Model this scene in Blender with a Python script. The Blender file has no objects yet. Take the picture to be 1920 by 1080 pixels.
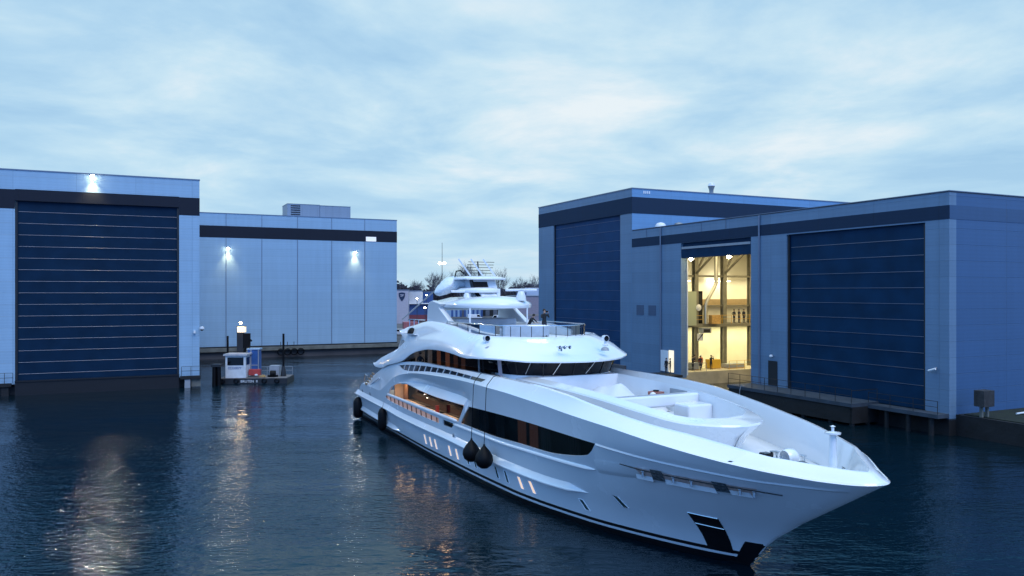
import bpy, bmesh, math, random
from mathutils import Vector, Matrix
random.seed(7)
S = bpy.context.scene
COL = S.collection
R = math.radians
# ------------------------------------------------------------------ camera
CAMZ = 11.0
cam = bpy.data.cameras.new('camera'); camo = bpy.data.objects.new('camera', cam); COL.objects.link(camo)
camo.location = (0, 0, CAMZ); camo.rotation_euler = (R(90), 0, 0)
cam.sensor_width = 36; cam.lens = 36 * 1486 / 1920; cam.shift_y = 8 / 1920
cam.clip_start = .5; cam.clip_end = 6000
S.camera = camo
S.view_settings.view_transform = 'Standard'; S.view_settings.look = 'None'
S.view_settings.exposure = 0.0; S.view_settings.gamma = 1
S.cycles.use_denoising = True
S.cycles.max_bounces = 8; S.cycles.transparent_max_bounces = 12
S.cycles.sample_clamp_indirect = 4
# ------------------------------------------------------------------ sky: overcast blue hour
SUN_EL, SUN_AZ = 50, 150      # azimuth clockwise from +Y, soft glow behind the camera
W = bpy.data.worlds.new('World'); S.world = W; W.use_nodes = True
nt = W.node_tree; nt.nodes.clear()
def N(tree, typ, **kw):
    n = tree.nodes.new(typ)
    for k, v in kw.items():
        if k.startswith('i_'): n.inputs[int(k[2:])].default_value = v
        else: setattr(n, k, v)
    return n
def mth(tree, op, a, b=None, c=None):
    n = tree.nodes.new('ShaderNodeMath'); n.operation = op
    for i, v in enumerate((a, b, c)):
        if v is None: continue
        if isinstance(v, (int, float)): n.inputs[i].default_value = v
        else: tree.links.new(v, n.inputs[i])
    return n.outputs[0]
def ramp(tree, fac, stops, interp='LINEAR'):
    n = tree.nodes.new('ShaderNodeValToRGB'); cr = n.color_ramp; cr.interpolation = interp
    while len(cr.elements) < len(stops): cr.elements.new(.5)
    for e, (p, c) in zip(cr.elements, stops):
        e.position = p; e.color = (c[0], c[1], c[2], 1) if len(c) == 3 else c
    tree.links.new(fac, n.inputs[0]); return n.outputs[0]
L = nt.links.new
tc = N(nt, 'ShaderNodeTexCoord'); sep = N(nt, 'ShaderNodeSeparateXYZ'); L(tc.outputs['Generated'], sep.inputs[0])
zz = mth(nt, 'MAXIMUM', sep.outputs[2], 0.0); zd = mth(nt, 'ADD', zz, 0.10)
cx = mth(nt, 'DIVIDE', sep.outputs[0], zd); cy = mth(nt, 'DIVIDE', sep.outputs[1], zd)
comb = N(nt, 'ShaderNodeCombineXYZ'); L(mth(nt, 'MULTIPLY', cx, 1.15), comb.inputs[0]); L(cy, comb.inputs[1])
n1 = N(nt, 'ShaderNodeTexNoise', i_2=.95, i_3=9, i_4=.58); n1.inputs['Distortion'].default_value = .25; L(comb.outputs[0], n1.inputs[0])
n2 = N(nt, 'ShaderNodeTexNoise', i_2=.23, i_3=3, i_4=.5); L(comb.outputs[0], n2.inputs[0])
cl = mth(nt, 'ADD', mth(nt, 'MULTIPLY', n1.outputs[0], .64), mth(nt, 'MULTIPLY', n2.outputs[0], .42))
dt = N(nt, 'ShaderNodeVectorMath', operation='DOT_PRODUCT'); L(tc.outputs['Generated'], dt.inputs[0]); dt.inputs[1].default_value = (.06, .944, .323)
cl = mth(nt, 'ADD', mth(nt, 'ADD', cl, -.055), mth(nt, 'MULTIPLY', mth(nt, 'POWER', mth(nt, 'MAXIMUM', dt.outputs['Value'], 0.0), 38.0), .095))
# brighter high cloud towards the upper middle / right of the view
cloud = ramp(nt, cl, [(.37, (.38, .63, .88)), (.45, (.48, .73, .94)), (.52, (.62, .84, .98)), (.61, (.88, .97, 1.02))])
hor = ramp(nt, zz, [(0.0, (.56, .79, .97)), (.06, (.56, .81, .99)), (.22, (.50, .78, .98))])
mixh = N(nt, 'ShaderNodeMixRGB'); L(ramp(nt, zz, [(0, (.25, .25, .25)), (.12, (.75, .75, .75)), (.2, (1, 1, 1))]), mixh.inputs[0]); L(hor, mixh.inputs[1]); L(cloud, mixh.inputs[2])
# overcast skies brighten towards the zenith
ring = ramp(nt, zz, [(.34, (1, 1, 1)), (.46, (.26, .72, 1.1)), (.60, (.30, .74, 1.1)), (.8, (1.2, 1.05, .98))])
gain = mth(nt, 'ADD', 1.0, mth(nt, 'MULTIPLY', mth(nt, 'SUBTRACT', mth(nt, 'MAXIMUM', zz, .36), .36), 1.4))
mulg = N(nt, 'ShaderNodeMixRGB', blend_type='MULTIPLY'); mulg.inputs[0].default_value = 1
gc = N(nt, 'ShaderNodeCombineXYZ'); [L(gain, gc.inputs[i]) for i in range(3)]
mr = N(nt, 'ShaderNodeMixRGB', blend_type='MULTIPLY'); mr.inputs[0].default_value = 1; L(mixh.outputs[0], mr.inputs[1]); L(ring, mr.inputs[2])
L(mr.outputs[0], mulg.inputs[1]); L(gc.outputs[0], mulg.inputs[2])
# deep blue hour light low in the sky behind the viewer, pale cloud overhead
back = mth(nt, 'MULTIPLY', ramp(nt, mth(nt, 'ADD', mth(nt, 'MULTIPLY', sep.outputs[1], .5), .5), [(.35, (1, 1, 1)), (.66, (0, 0, 0))]), ramp(nt, zz, [(.45, (1, 1, 1)), (.85, (0, 0, 0))]))
mixb = N(nt, 'ShaderNodeMixRGB'); mixb.inputs[2].default_value = (.29, .72, 1.70, 1); L(back, mixb.inputs[0]); L(mulg.outputs[0], mixb.inputs[1])
sky = N(nt, 'ShaderNodeTexSky', sky_type='NISHITA', sun_disc=False, sun_elevation=R(SUN_EL), sun_rotation=R(SUN_AZ), air_density=1.5, dust_density=2, ozone_density=3)
bgA = N(nt, 'ShaderNodeBackground', i_1=.05); L(sky.outputs[0], bgA.inputs[0])
bgB = N(nt, 'ShaderNodeBackground', i_1=1.0); L(mixb.outputs[0], bgB.inputs[0])
mx = N(nt, 'ShaderNodeMixShader'); mx.inputs[0].default_value = .9
L(bgA.outputs[0], mx.inputs[1]); L(bgB.outputs[0], mx.inputs[2])
wo = N(nt, 'ShaderNodeOutputWorld'); L(mx.outputs[0], wo.inputs[0])
sl = bpy.data.lights.new('sun', 'SUN'); so = bpy.data.objects.new('sun', sl); COL.objects.link(so)
sl.energy = 1.25; sl.angle = R(35); sl.color = (.86, .88, 1.0)
az, el = R(SUN_AZ), R(SUN_EL)
so.rotation_euler = Vector((math.sin(az) * math.cos(el), math.cos(az) * math.cos(el), math.sin(el))).to_track_quat('Z', 'Y').to_euler()

# ------------------------------------------------------------------ object helpers
def tag(o, label=None, cat=None, group=None, kind=None):
    if label: o['label'] = label
    if cat: o['category'] = cat
    if group: o['group'] = group
    if kind: o['kind'] = kind
    return o
def empty(name, loc=(0, 0, 0), rz=0, label=None, cat=None, group=None):
    o = bpy.data.objects.new(name, None); COL.objects.link(o); o.location = loc; o.rotation_euler = (0, 0, rz)
    o.empty_display_size = .2
    return tag(o, label, cat, group)
def copy_tree(o, parent=None):
    c = o.copy(); COL.objects.link(c); c.parent = parent
    for ch in list(o.children): copy_tree(ch, c)
    return c
class MB:
    def __init__(s): s.v = []; s.f = []; s.m = []
    def add(s, vs, fs, mi=0):
        o = len(s.v); s.v += [tuple(v) for v in vs]
        for f in fs: s.f.append([o + i for i in f]); s.m.append(mi)
        return s
    def box(s, x0, x1, y0, y1, z0, z1, mi=0):
        v = [(x, y, z) for x in (x0, x1) for y in (y0, y1) for z in (z0, z1)]
        return s.add(v, [(0, 1, 3, 2), (4, 6, 7, 5), (0, 4, 5, 1), (2, 3, 7, 6), (0, 2, 6, 4), (1, 5, 7, 3)], mi)
    def bar(s, a, b, w, h, mi=0):
        a = Vector(a); b = Vector(b); d = (b - a).normalized()
        up = Vector((0, 0, 1)) if abs(d.z) < .95 else Vector((1, 0, 0))
        sx = d.cross(up).normalized() * w / 2; sy = sx.normalized().cross(d).normalized() * h / 2
        v = []
        for p in (a, b): v += [p - sx - sy, p + sx - sy, p + sx + sy, p - sx + sy]
        return s.add(v, [(0, 1, 2, 3), (7, 6, 5, 4), (0, 4, 5, 1), (1, 5, 6, 2), (2, 6, 7, 3), (3, 7, 4, 0)], mi)
    def tube(s, pts, r, n=6, mi=0, cap=True, closed=False):
        pts = [Vector(p) for p in pts]; k = len(pts)
        rs = r if isinstance(r, (list, tuple)) else [r] * k
        rings = []; prev = None
        for i, p in enumerate(pts):
            if closed: d = pts[(i + 1) % k] - pts[i - 1]
            else: d = pts[min(i + 1, k - 1)] - pts[max(i - 1, 0)]
            d.normalize()
            if prev is None:
                up = Vector((0, 0, 1)) if abs(d.z) < .9 else Vector((1, 0, 0))
                a = d.cross(up).normalized()
            else:
                a = (prev - d * prev.dot(d)).normalized()
            prev = a; b = d.cross(a)
            rings.append([p + (a * math.cos(2 * math.pi * j / n) + b * math.sin(2 * math.pi * j / n)) * rs[i] for j in range(n)])
        v = [q for rg in rings for q in rg]; f = []
        for i in range(k if closed else k - 1):
            i2 = (i + 1) % k
            for j in range(n): f.append((i * n + j, i * n + (j + 1) % n, i2 * n + (j + 1) % n, i2 * n + j))
        if cap and not closed: f.append(list(range(n))[::-1]); f.append([(k - 1) * n + j for j in range(n)])
        return s.add(v, f, mi)
    def lathe(s, prof, c=(0, 0, 0), n=16, mi=0, axis='z'):
        v = []; f = []
        for (r, z) in prof:
            for j in range(n):
                a = 2 * math.pi * j / n; x, y = r * math.cos(a), r * math.sin(a)
                p = (x, y, z) if axis == 'z' else ((z, x, y) if axis == 'x' else (x, z, y))
                v.append((c[0] + p[0], c[1] + p[1], c[2] + p[2]))
        for i in range(len(prof) - 1):
            for j in range(n): f.append((i * n + j, i * n + (j + 1) % n, (i + 1) * n + (j + 1) % n, (i + 1) * n + j))
        return s.add(v, f, mi)
    def grid(s, rows, mi=0, flip=False, closed=False):
        k = len(rows[0]); v = [p for r_ in rows for p in r_]; f = []
        for i in range(len(rows) - 1):
            for j in range(k if closed else k - 1):
                j2 = (j + 1) % k
                q = (i * k + j, i * k + j2, (i + 1) * k + j2, (i + 1) * k + j)
                f.append(q[::-1] if flip else q)
        return s.add(v, f, mi)
    def prism(s, poly, z0, z1, mi=0, fn=None):
        n = len(poly); fn = fn or (lambda a, b, c: (a, b, c))
        v = [fn(x, y, z0) for x, y in poly] + [fn(x, y, z1) for x, y in poly]
        f = [list(range(n))[::-1], [n + i for i in range(n)]] + [(i, (i + 1) % n, n + (i + 1) % n, n + i) for i in range(n)]
        return s.add(v, f, mi)
    def build(s, name, mats, parent=None, smooth=None, merge=False, recalc=False, bevel=0):
        me = bpy.data.meshes.new(name); me.from_pydata(s.v, [], s.f)
        if not isinstance(mats, (list, tuple)): mats = [mats]
        for m in mats: me.materials.append(m)
        me.polygons.foreach_set('material_index', s.m)
        if merge or recalc or bevel:
            bm = bmesh.new(); bm.from_mesh(me)
            if merge: bmesh.ops.remove_doubles(bm, verts=bm.verts, dist=.0015)
            bmesh.ops.dissolve_degenerate(bm, edges=bm.edges, dist=.0005)
            if recalc: bmesh.ops.recalc_face_normals(bm, faces=bm.faces)
            bm.to_mesh(me); bm.free()
        if smooth is not None:
            me.polygons.foreach_set('use_smooth', [True] * len(me.polygons))
            me.set_sharp_from_angle(angle=R(smooth))
        me.update()
        o = bpy.data.objects.new(name, me); COL.objects.link(o); o.parent = parent
        if bevel:
            b = o.modifiers.new('bevel', 'BEVEL'); b.width = bevel; b.segments = 2; b.limit_method = 'ANGLE'
        return o

# ------------------------------------------------------------------ materials
def mat(name, col=(.5, .5, .5), rough=.5, metal=0, spec=.5, var=0, vscale=2, bump=0, bscale=20, emit=None, estr=0, coat=0, alpha=None, detail=5, stretch=None, trans=0):
    m = bpy.data.materials.new(name); m.use_nodes = True; t = m.node_tree; b = t.nodes['Principled BSDF']
    b.inputs['Base Color'].default_value = (*col, 1); b.inputs['Roughness'].default_value = rough
    b.inputs['Metallic'].default_value = metal; b.inputs['Specular IOR Level'].default_value = spec
    b.inputs['Coat Weight'].default_value = coat; b.inputs['Coat Roughness'].default_value = .06
    if alpha is not None: b.inputs['Alpha'].default_value = alpha
    if trans: b.inputs['Transmission Weight'].default_value = trans
    if emit: b.inputs['Emission Color'].default_value = (*emit, 1); b.inputs['Emission Strength'].default_value = estr
    if var or bump:
        tcn = t.nodes.new('ShaderNodeTexCoord'); src = tcn.outputs['Object']
        if stretch:
            mp = t.nodes.new('ShaderNodeMapping'); mp.inputs['Scale'].default_value = stretch; t.links.new(src, mp.inputs[0]); src = mp.outputs[0]
    if var:
        n = t.nodes.new('ShaderNodeTexNoise'); n.inputs['Scale'].default_value = vscale; n.inputs['Detail'].default_value = detail; t.links.new(src, n.inputs[0])
        lo = tuple(max(0, c * (1 - var)) for c in col); hi = tuple(min(1, c * (1 + var)) for c in col)
        t.links.new(ramp(t, n.outputs[0], [(.3, lo), (.7, hi)]), b.inputs['Base Color'])
        t.links.new(mth(t, 'ADD', mth(t, 'MULTIPLY', n.outputs[0], .16), rough - .08), b.inputs['Roughness'])
    if bump:
        n = t.nodes.new('ShaderNodeTexNoise'); n.inputs['Scale'].default_value = bscale; n.inputs['Detail'].default_value = 4; t.links.new(src, n.inputs[0])
        bp = t.nodes.new('ShaderNodeBump'); bp.inputs['Strength'].default_value = bump; bp.inputs['Distance'].default_value = .05
        t.links.new(n.outputs[0], bp.inputs['Height']); t.links.new(bp.outputs[0], b.inputs['Normal'])
    return m
def panel_mat(name, col, rough=.45, hz=1.25, z0=.0, hx=0, x0=0, axis=0, dark=.72, var=.07, w=.022, metal=.0):
    """sandwich panel cladding: horizontal joints every hz metres, vertical joints every hx"""
    m = mat(name, col, rough, metal); t = m.node_tree; b = t.nodes['Principled BSDF']
    tcn = t.nodes.new('ShaderNodeTexCoord'); sp = t.nodes.new('ShaderNodeSeparateXYZ'); t.links.new(tcn.outputs['Object'], sp.inputs[0])
    def joint(src, per, off, ww):
        q = mth(t, 'PINGPONG', mth(t, 'SUBTRACT', src, off), per / 2)   # 0 at a joint
        return mth(t, 'SUBTRACT', 1.0, mth(t, 'MINIMUM', mth(t, 'DIVIDE', q, ww), 1.0))
    j = joint(sp.outputs[2], hz, z0, w)
    if hx: j = mth(t, 'MAXIMUM', j, joint(sp.outputs[axis], hx, x0, w * 1.6))
    # tone differs a little from panel to panel, rain streaks run down
    idz = mth(t, 'FLOOR', mth(t, 'DIVIDE', mth(t, 'SUBTRACT', sp.outputs[2], z0), hz))
    idx = mth(t, 'FLOOR', mth(t, 'DIVIDE', mth(t, 'SUBTRACT', sp.outputs[axis], x0), hx if hx else 6.0))
    cb = t.nodes.new('ShaderNodeCombineXYZ'); t.links.new(idz, cb.inputs[0]); t.links.new(idx, cb.inputs[1])
    wn = t.nodes.new('ShaderNodeTexWhiteNoise'); wn.noise_dimensions = '2D'; t.links.new(cb.outputs[0], wn.inputs['Vector'])
    mp = t.nodes.new('ShaderNodeMapping'); mp.inputs['Scale'].default_value = (1.3, 1.3, .09); t.links.new(tcn.outputs['Object'], mp.inputs[0])
    ns = t.nodes.new('ShaderNodeTexNoise'); ns.inputs['Scale'].default_value = 1.2; ns.inputs['Detail'].default_value = 6; t.links.new(mp.outputs[0], ns.inputs[0])
    k = mth(t, 'ADD', 1 - var, mth(t, 'MULTIPLY', wn.outputs[0], var * .8))
    k = mth(t, 'ADD', k, mth(t, 'MULTIPLY', mth(t, 'SUBTRACT', ns.outputs[0], .5), var * 2.6))
    k = mth(t, 'MULTIPLY', k, mth(t, 'SUBTRACT', 1.0, mth(t, 'MULTIPLY', j, 1 - dark)))
    rb_ = mth(t, 'PINGPONG', sp.outputs[2], .155)
    k = mth(t, 'MULTIPLY', k, mth(t, 'ADD', .965, mth(t, 'MULTIPLY', rb_, .4)))
    cc = t.nodes.new('ShaderNodeCombineXYZ'); [t.links.new(k, cc.inputs[i]) for i in range(3)]
    mm = t.nodes.new('ShaderNodeMixRGB'); mm.blend_type = 'MULTIPLY'; mm.inputs[0].default_value = 1; mm.inputs[1].default_value = (*col, 1)
    t.links.new(cc.outputs[0], mm.inputs[2]); t.links.new(mm.outputs[0], b.inputs['Base Color'])
    bp = t.nodes.new('ShaderNodeBump'); bp.inputs['Strength'].default_value = .6; bp.inputs['Distance'].default_value = .02; bp.invert = True
    t.links.new(j, bp.inputs['Height']); t.links.new(bp.outputs[0], b.inputs['Normal'])
    return m
M = {}
WALLC = (.30, .455, .60)
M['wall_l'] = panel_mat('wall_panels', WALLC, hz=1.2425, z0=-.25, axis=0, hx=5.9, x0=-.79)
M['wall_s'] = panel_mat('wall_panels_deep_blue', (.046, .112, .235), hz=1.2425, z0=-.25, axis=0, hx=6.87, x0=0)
M['wall_r'] = panel_mat('wall_panels_shaded', (.145, .235, .345), hz=1.2425, z0=-.25, axis=1, hx=6.0, x0=.0, var=.11)  # darker copy of the pale panels, shade on these fronts put into the colour
M['band'] = panel_mat('dark_band_panels', (.0005, .005, .018), rough=.8, hz=9, hx=6, axis=0, dark=.5)
M['band_r'] = panel_mat('dark_band_panels_right', (.001, .020, .055), rough=.8, hz=9, hx=6, axis=1, dark=.5)
M['door'] = mat('hangar_door_slate', (.004, .021, .050), .55, spec=.1, var=.15, vscale=.7)
M['door_r'] = mat('hangar_door_slate_right', (.005, .031, .072), .55, spec=.1, var=.2, vscale=.6)
M['door_b'] = mat('hangar_door_blue', (.017, .056, .13), .55, spec=.1, var=.15, vscale=.5)
M['bar'] = mat('door_joint_strip', (.24, .26, .31), .3, metal=.75)
M['coping'] = mat('coping_metal', (.16, .20, .27), .35, metal=.3)
M['roof'] = mat('roof_felt', (.10, .12, .15), .8, var=.2)
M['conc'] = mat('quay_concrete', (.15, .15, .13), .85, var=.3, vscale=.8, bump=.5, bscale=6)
M['conc_d'] = mat('dark_quay_wall', (.008, .008, .009), .7, var=.5, vscale=1.2, bump=.5, bscale=4)  # near black so the deep shadow contrast of the quays sits in the colour
M['steel_d'] = mat('dark_steel', (.03, .032, .036), .5, metal=.4)
M['steel'] = mat('galvanised_steel', (.30, .32, .34), .4, metal=.6, var=.15)
M['white'] = mat('white_painted_metal', (.78, .79, .80), .35, var=.03)
M['grey'] = mat('grey_painted_metal', (.30, .32, .35), .45, var=.1)
M['black'] = mat('black_rubber', (.003, .003, .004), .55, spec=.2)
M['yellow'] = mat('yellow_paint', (.70, .42, .05), .5)
M['orange'] = mat('orange_workwear', (.75, .16, .03), .7)
M['red'] = mat('red_paint', (.45, .05, .04), .5, var=.2)
M['blue'] = mat('blue_paint', (.03, .10, .30), .45, var=.15)
M['wood'] = mat('plywood', (.50, .30, .10), .7, var=.2, vscale=4)
M['lampglow'] = mat('lamp_glow', (1, 1, 1), .5, emit=(1.0, .88, .58), estr=40)
M['warmglow'] = mat('warm_lamp_glow', (1, 1, 1), .5, emit=(1.0, .72, .38), estr=16)
# ================================================================== the setting
TH = R(25.44)
EA = Vector((math.cos(TH), math.sin(TH), 0)); EB = Vector((-math.sin(TH), math.cos(TH), 0))
def ab(a, b, z=0): return EA * a + EB * b + Vector((0, 0, z))
def struct(o): o['kind'] = 'structure'; return o
# water
wm = bpy.data.materials.new('harbour_water'); wm.use_nodes = True; t = wm.node_tree; b = t.nodes['Principled BSDF']
b.inputs['Base Color'].default_value = (.001, .009, .015, 1); b.inputs['Roughness'].default_value = .025; b.inputs['IOR'].default_value = 1.33
tcn = t.nodes.new('ShaderNodeTexCoord')
def wnoise(scale, st, det, rot=0):
    mp = t.nodes.new('ShaderNodeMapping'); mp.inputs['Scale'].default_value = st; mp.inputs['Rotation'].default_value = (0, 0, rot)
    t.links.new(tcn.outputs['Object'], mp.inputs[0])
    n = t.nodes.new('ShaderNodeTexNoise'); n.inputs['Scale'].default_value = scale; n.inputs['Detail'].default_value = det
    n.inputs['Roughness'].default_value = .55; t.links.new(mp.outputs[0], n.inputs[0]); return n.outputs[0]
fine = wnoise(3.2, (.6, 1.25, 1), 3, R(12)); mid = wnoise(.8, (.6, 1.3, 1), 3, R(-8)); big = wnoise(.22, (.7, 1.2, 1), 2, R(20))
patch = wnoise(.05, (.6, 1.4, 1), 3, R(10))
pf = ramp(t, patch, [(.40, (.22, .22, .22)), (.60, (1.6, 1.6, 1.6))])
h = mth(t, 'ADD', mth(t, 'MULTIPLY', mth(t, 'MULTIPLY', fine, pf), .115), mth(t, 'ADD', mth(t, 'MULTIPLY', mid, .17), mth(t, 'MULTIPLY', big, .30)))
bp = t.nodes.new('ShaderNodeBump'); bp.inputs['Strength'].default_value = 1; bp.inputs['Distance'].default_value = .42
t.links.new(h, bp.inputs['Height']); t.links.new(bp.outputs[0], b.inputs['Normal'])
struct(MB().add([(-700, -120, 0), (700, -120, 0), (700, 260, 0), (-700, 260, 0)], [(0, 1, 2, 3)]).build('water', wm))
# land
gm = mat('ground_asphalt', (.085, .08, .085), .9, var=.35, vscale=.15)
def land(name, rects, z, m, zb=-2.5):
    mb = MB()
    for (a0, a1, b0, b1) in rects:
        mb.prism([tuple(ab(a0, b0)[:2]), tuple(ab(a1, b0)[:2]), tuple(ab(a1, b1)[:2]), tuple(ab(a0, b1)[:2])], zb, z)
    return struct(mb.build(name, m))
land('ground', [(-1500, 3000, 138.6, 5000)], 1.70, gm)
land('ground_right_bank', [(55.9, 300, 84.5, 138.6)], 1.69, gm)
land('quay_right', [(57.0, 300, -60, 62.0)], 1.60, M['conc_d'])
grass = mat('rough_grass', (.010, .016, .007), .95, var=.5, vscale=1.5, bump=.8, bscale=8)
land('grass_verge', [(57.4, 120, 20, 40.0)], 1.66, grass, 1.3)
land('ground_left_bank', [(-300, 6.0, 100, 138.6)], 1.68, gm)
land('quay_edge', [(6.1, 55.9, 138.0, 138.62)], 1.78, M['conc'], 1.2)

def hall(name, P, label, x0, x1, y0, y1, ztop, zbase, wm_, facades, roofz=None):
    root = empty(name, (P[0], P[1], 0), TH, label, 'building')
    return root
# ---------------- left hangar (closed slate door)
P1 = (-36.359, 92.2)
h1 = empty('hangar', (*P1, 0), TH, 'tall pale blue hangar at far left with a closed dark slate door', 'building')
DX0, DX1, DZT = -18.31, -2.18, 20.78
mb = MB()
mb.box(-45, DX0, 0, 1, 1.2, 22.0); mb.box(DX1, 0, 0, 1, 1.2, 22.0)          # piers
mb.box(-45, 0, .0, 1, 22.0, 24.0)
mb.box(-45, 0, 1, 55, 1.2, 24.0)
mb.build('wall', M['wall_l'], h1)
mb = MB(); mb.box(-45, DX0 - .002, -.02, -.004, 19.9, 21.95); mb.box(DX1 + .002, 0.02, -.02, -.004, 19.9, 21.95); mb.box(DX0, DX1, -.02, .3, DZT, 21.95)
mb.box(0.004, .02, -.02, 50, 19.9, 21.95)
mb.build('dark_band', M['band'], h1)
MB().box(-45, .06, -.06, 55.1, 24.0, 24.12).build('coping', M['coping'], h1)
d = MB().box(DX0, DX1, .32, .9, 1.55, DZT).build('hangar_door', M['door'], h1)
for x in (DX0 + .03, DX1 - .21): MB().box(x, x + .18, .14, .26, 1.6, DZT - .1).build('guide_rail', M['steel_d'], h1)
mb = MB()
for k in range(15):
    z = 19.63 - 1.2425 * k; mb.tube([(DX0 + .3, .30, z), (DX1 - .25, .30, z)], .021, 10)
mb.build('joint_strip', M['bar'], d, smooth=60)
mb = MB(); mb.box(DX0, DX1, -.1, .9, -1, 1.42); mb.box(DX0, DX1, -.2, .1, 1.42, 1.56)
mb.build('dock_gate', mat('dock_gate_steel', (.003, .004, .008), .6, var=.3), h1)
mb = MB(); mb.box(-45, DX0 - .3, -.5, 1, 1.0, 1.35)
for x in (-19.2, -22.5, -26, -30, -34, -38): mb.box(x - .35, x + .35, -.3, .3, -1, 1.0)
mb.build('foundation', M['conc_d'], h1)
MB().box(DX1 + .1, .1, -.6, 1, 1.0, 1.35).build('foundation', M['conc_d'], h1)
mb = MB(); mb.box(-1.62, -1.02, -.5, -.1, -.6, 1.35); mb.build('white_pile', M['grey'], h1)
mb = MB(); mb.box(-.9, .1, -.3, .3, .1, 1.0); mb.build('concrete_block', M['conc'], h1)
def railing(xs, y, z0, h, axis='x', rails=(1.0, .55), r=.028):
    mb = MB()
    f = (lambda q: (q, y)) if axis == 'x' else (lambda q: (y, q))
    for q in xs: mb.tube([(*f(q), z0), (*f(q), z0 + h)], r, 5)
    for k in rails: mb.tube([(*f(xs[0]), z0 + h * k), (*f(xs[-1]), z0 + h * k)], r * .8, 5)
    return mb
railing([-1.95, -.95, 0.1], -.5, 1.35, 1.1).build('railing', M['steel_d'], h1)
railing([-20.0, -19.2, -18.45], -.45, 1.35, 1.1).build('railing', M['steel_d'], h1)

def wall_lamp(P, x, y, z, label, group, power, outx=0, outy=-1, glow='lampglow', size=.18, omni=0):
    r_ = empty('wall_lamp', tuple(Vector((P[0], P[1], 0)) + Matrix.Rotation(TH, 3, 'Z') @ Vector((x, y, z))), TH, label, 'lamp', group)
    ox, oy = outx, outy
    MB().bar((0, 0, .12), (ox * .45, oy * .45, .16), .05, .05).build('bracket', M['steel_d'], r_)
    MB().box(ox * .5 - .2, ox * .5 + .2, oy * .5 - .16, oy * .5 + .16, .03, .16).build('housing', M['grey'], r_)
    MB().lathe([(0, -.2), (.16, -.14), (.21, 0), (.16, .13), (0, .18)], (ox * .62, oy * .62, -.02), 10).build('lamp_glare', M[glow], r_, smooth=60)  # glowing ball added to the fitting so the glare of the lamp shows larger
    MB().box(ox * .5 - .17, ox * .5 + .17, oy * .5 - .13, oy * .5 + .13, -.05, .028).build('lamp_lens', M[glow], r_)
    l = bpy.data.lights.new('lamp_light', 'SPOT'); lo = bpy.data.objects.new('lamp_light', l); COL.objects.link(lo); lo.parent = r_
    lo.location = (ox * .42, oy * .42, -.12); l.energy = power; l.color = (1, .80, .42); l.shadow_soft_size = size
    l.spot_size = R(92); l.spot_blend = 1
    lo.rotation_euler = (R(-10) * (-oy), 0, 0) if outx == 0 else (0, R(-10) * ox, 0)
    if omni:
        l = bpy.data.lights.new('lamp_light', 'SPOT'); lo = bpy.data.objects.new('lamp_light', l); COL.objects.link(lo); lo.parent = r_
        lo.location = (0, -.75, 0); l.energy = omni; l.color = (1, .95, .82); l.shadow_soft_size = .25; l.spot_size = R(104); l.spot_blend = .6; lo.rotation_euler = (R(-60), 0, 0)
    return r_
wall_lamp(P1, -11.0, 0, 23.75, 'lit floodlight under the roof edge above the slate door of the leftmost hangar', None, 2200, omni=5500)
cc = empty('security_camera', tuple(Vector((*P1, 0)) + Matrix.Rotation(TH, 3, 'Z') @ Vector((.25, -.3, 6.75))), TH, 'white dome security camera on the right corner of the leftmost hangar', 'camera')
MB().bar((-.25, .3, .1), (0, 0, .15), .08, .08).build('bracket', M['white'], cc)
MB().lathe([(.0, .28), (.22, .22), (.26, 0), (.24, -.05)], n=12).build('hood', M['white'], cc, smooth=40)
MB().lathe([(.2, -.05), (.16, -.18), (0, -.24)], n=12).build('dome', M['black'], cc, smooth=40)
MB().box(-.9, -.7, -.05, .29, -.5, -.2).build('junction_box', M['white'], cc)
# ---------------- white long hall
P2 = (-41.79, 135.0)
h2 = empty('boat_hall', (*P2, 0), TH, 'long pale hall with a dark stripe behind the work pontoon', 'building')
MB().box(-16, 22.96, 0, 45, 1.68, 24.1).build('wall', M['wall_l'], h2)
mb = MB(); mb.box(-16, 22.98, -.03, -.004, 20.1, 22.06); mb.box(22.965, 22.99, -.03, 45, 20.1, 22.06); mb.build('dark_band', M['band'], h2)
MB().box(-16, 23.02, -.06, 45, 24.1, 24.22).build('coping', M['coping'], h2)
mb = MB()
for x in (-6.53, -.79, 5.17, 11.08, 17.01): mb.box(x - .05, x + .05, -.035, -.003, 1.8, 20.06)
for x in (-6.53, -.79, 5.17, 11.08, 17.01): mb.box(x - .04, x + .04, -.035, -.003, 22.1, 24.05)
mb.build('joint_cover', M['coping'], h2)
MB().box(17.2, 19.07, -.1, -.035, 20.15, 20.97).build('lit_sign', mat('white_sign', (.85, .85, .85), .4, emit=(1, .95, .95), estr=.35), h2)
MB().box(-16, 23.0, -.3, -.004, 1.69, 1.95).build('plinth', M['steel_d'], h2)
wall_lamp(P2, -6.27, 0, 18.3, 'lit wall lamp on the long pale hall, left one above the work pontoon', 'wall lamps on the long pale hall', 2700, omni=450)
wall_lamp(P2, 15.17, 0, 18.1, 'lit wall lamp on the long pale hall, right one below the small white sign', 'wall lamps on the long pale hall', 2500, omni=450)
rb = empty('roof_plant_room', tuple(Vector((*P2, 24.22)) + Matrix.Rotation(TH, 3, 'Z') @ Vector((3.6, 1.0, 0))), TH, 'grey louvred plant box on the roof of the long pale hall', 'plant room')
mb = MB(); mb.box(0, 5.6, 0, 5, 0, 2.15); mb.box(5.61, 11, -.25, 5, 0, 2.05); mb.build('casing', panel_mat('plant_casing', (.26, .33, .42), hz=5, hx=1.3, dark=.8), rb)
mb = MB(); mb.box(-.05, 5.6, -.05, 5.05, 2.15, 2.2); mb.box(5.6, 11.05, -.3, 5.05, 2.05, 2.1); mb.build('roof', M['coping'], rb)
mb = MB()
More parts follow.
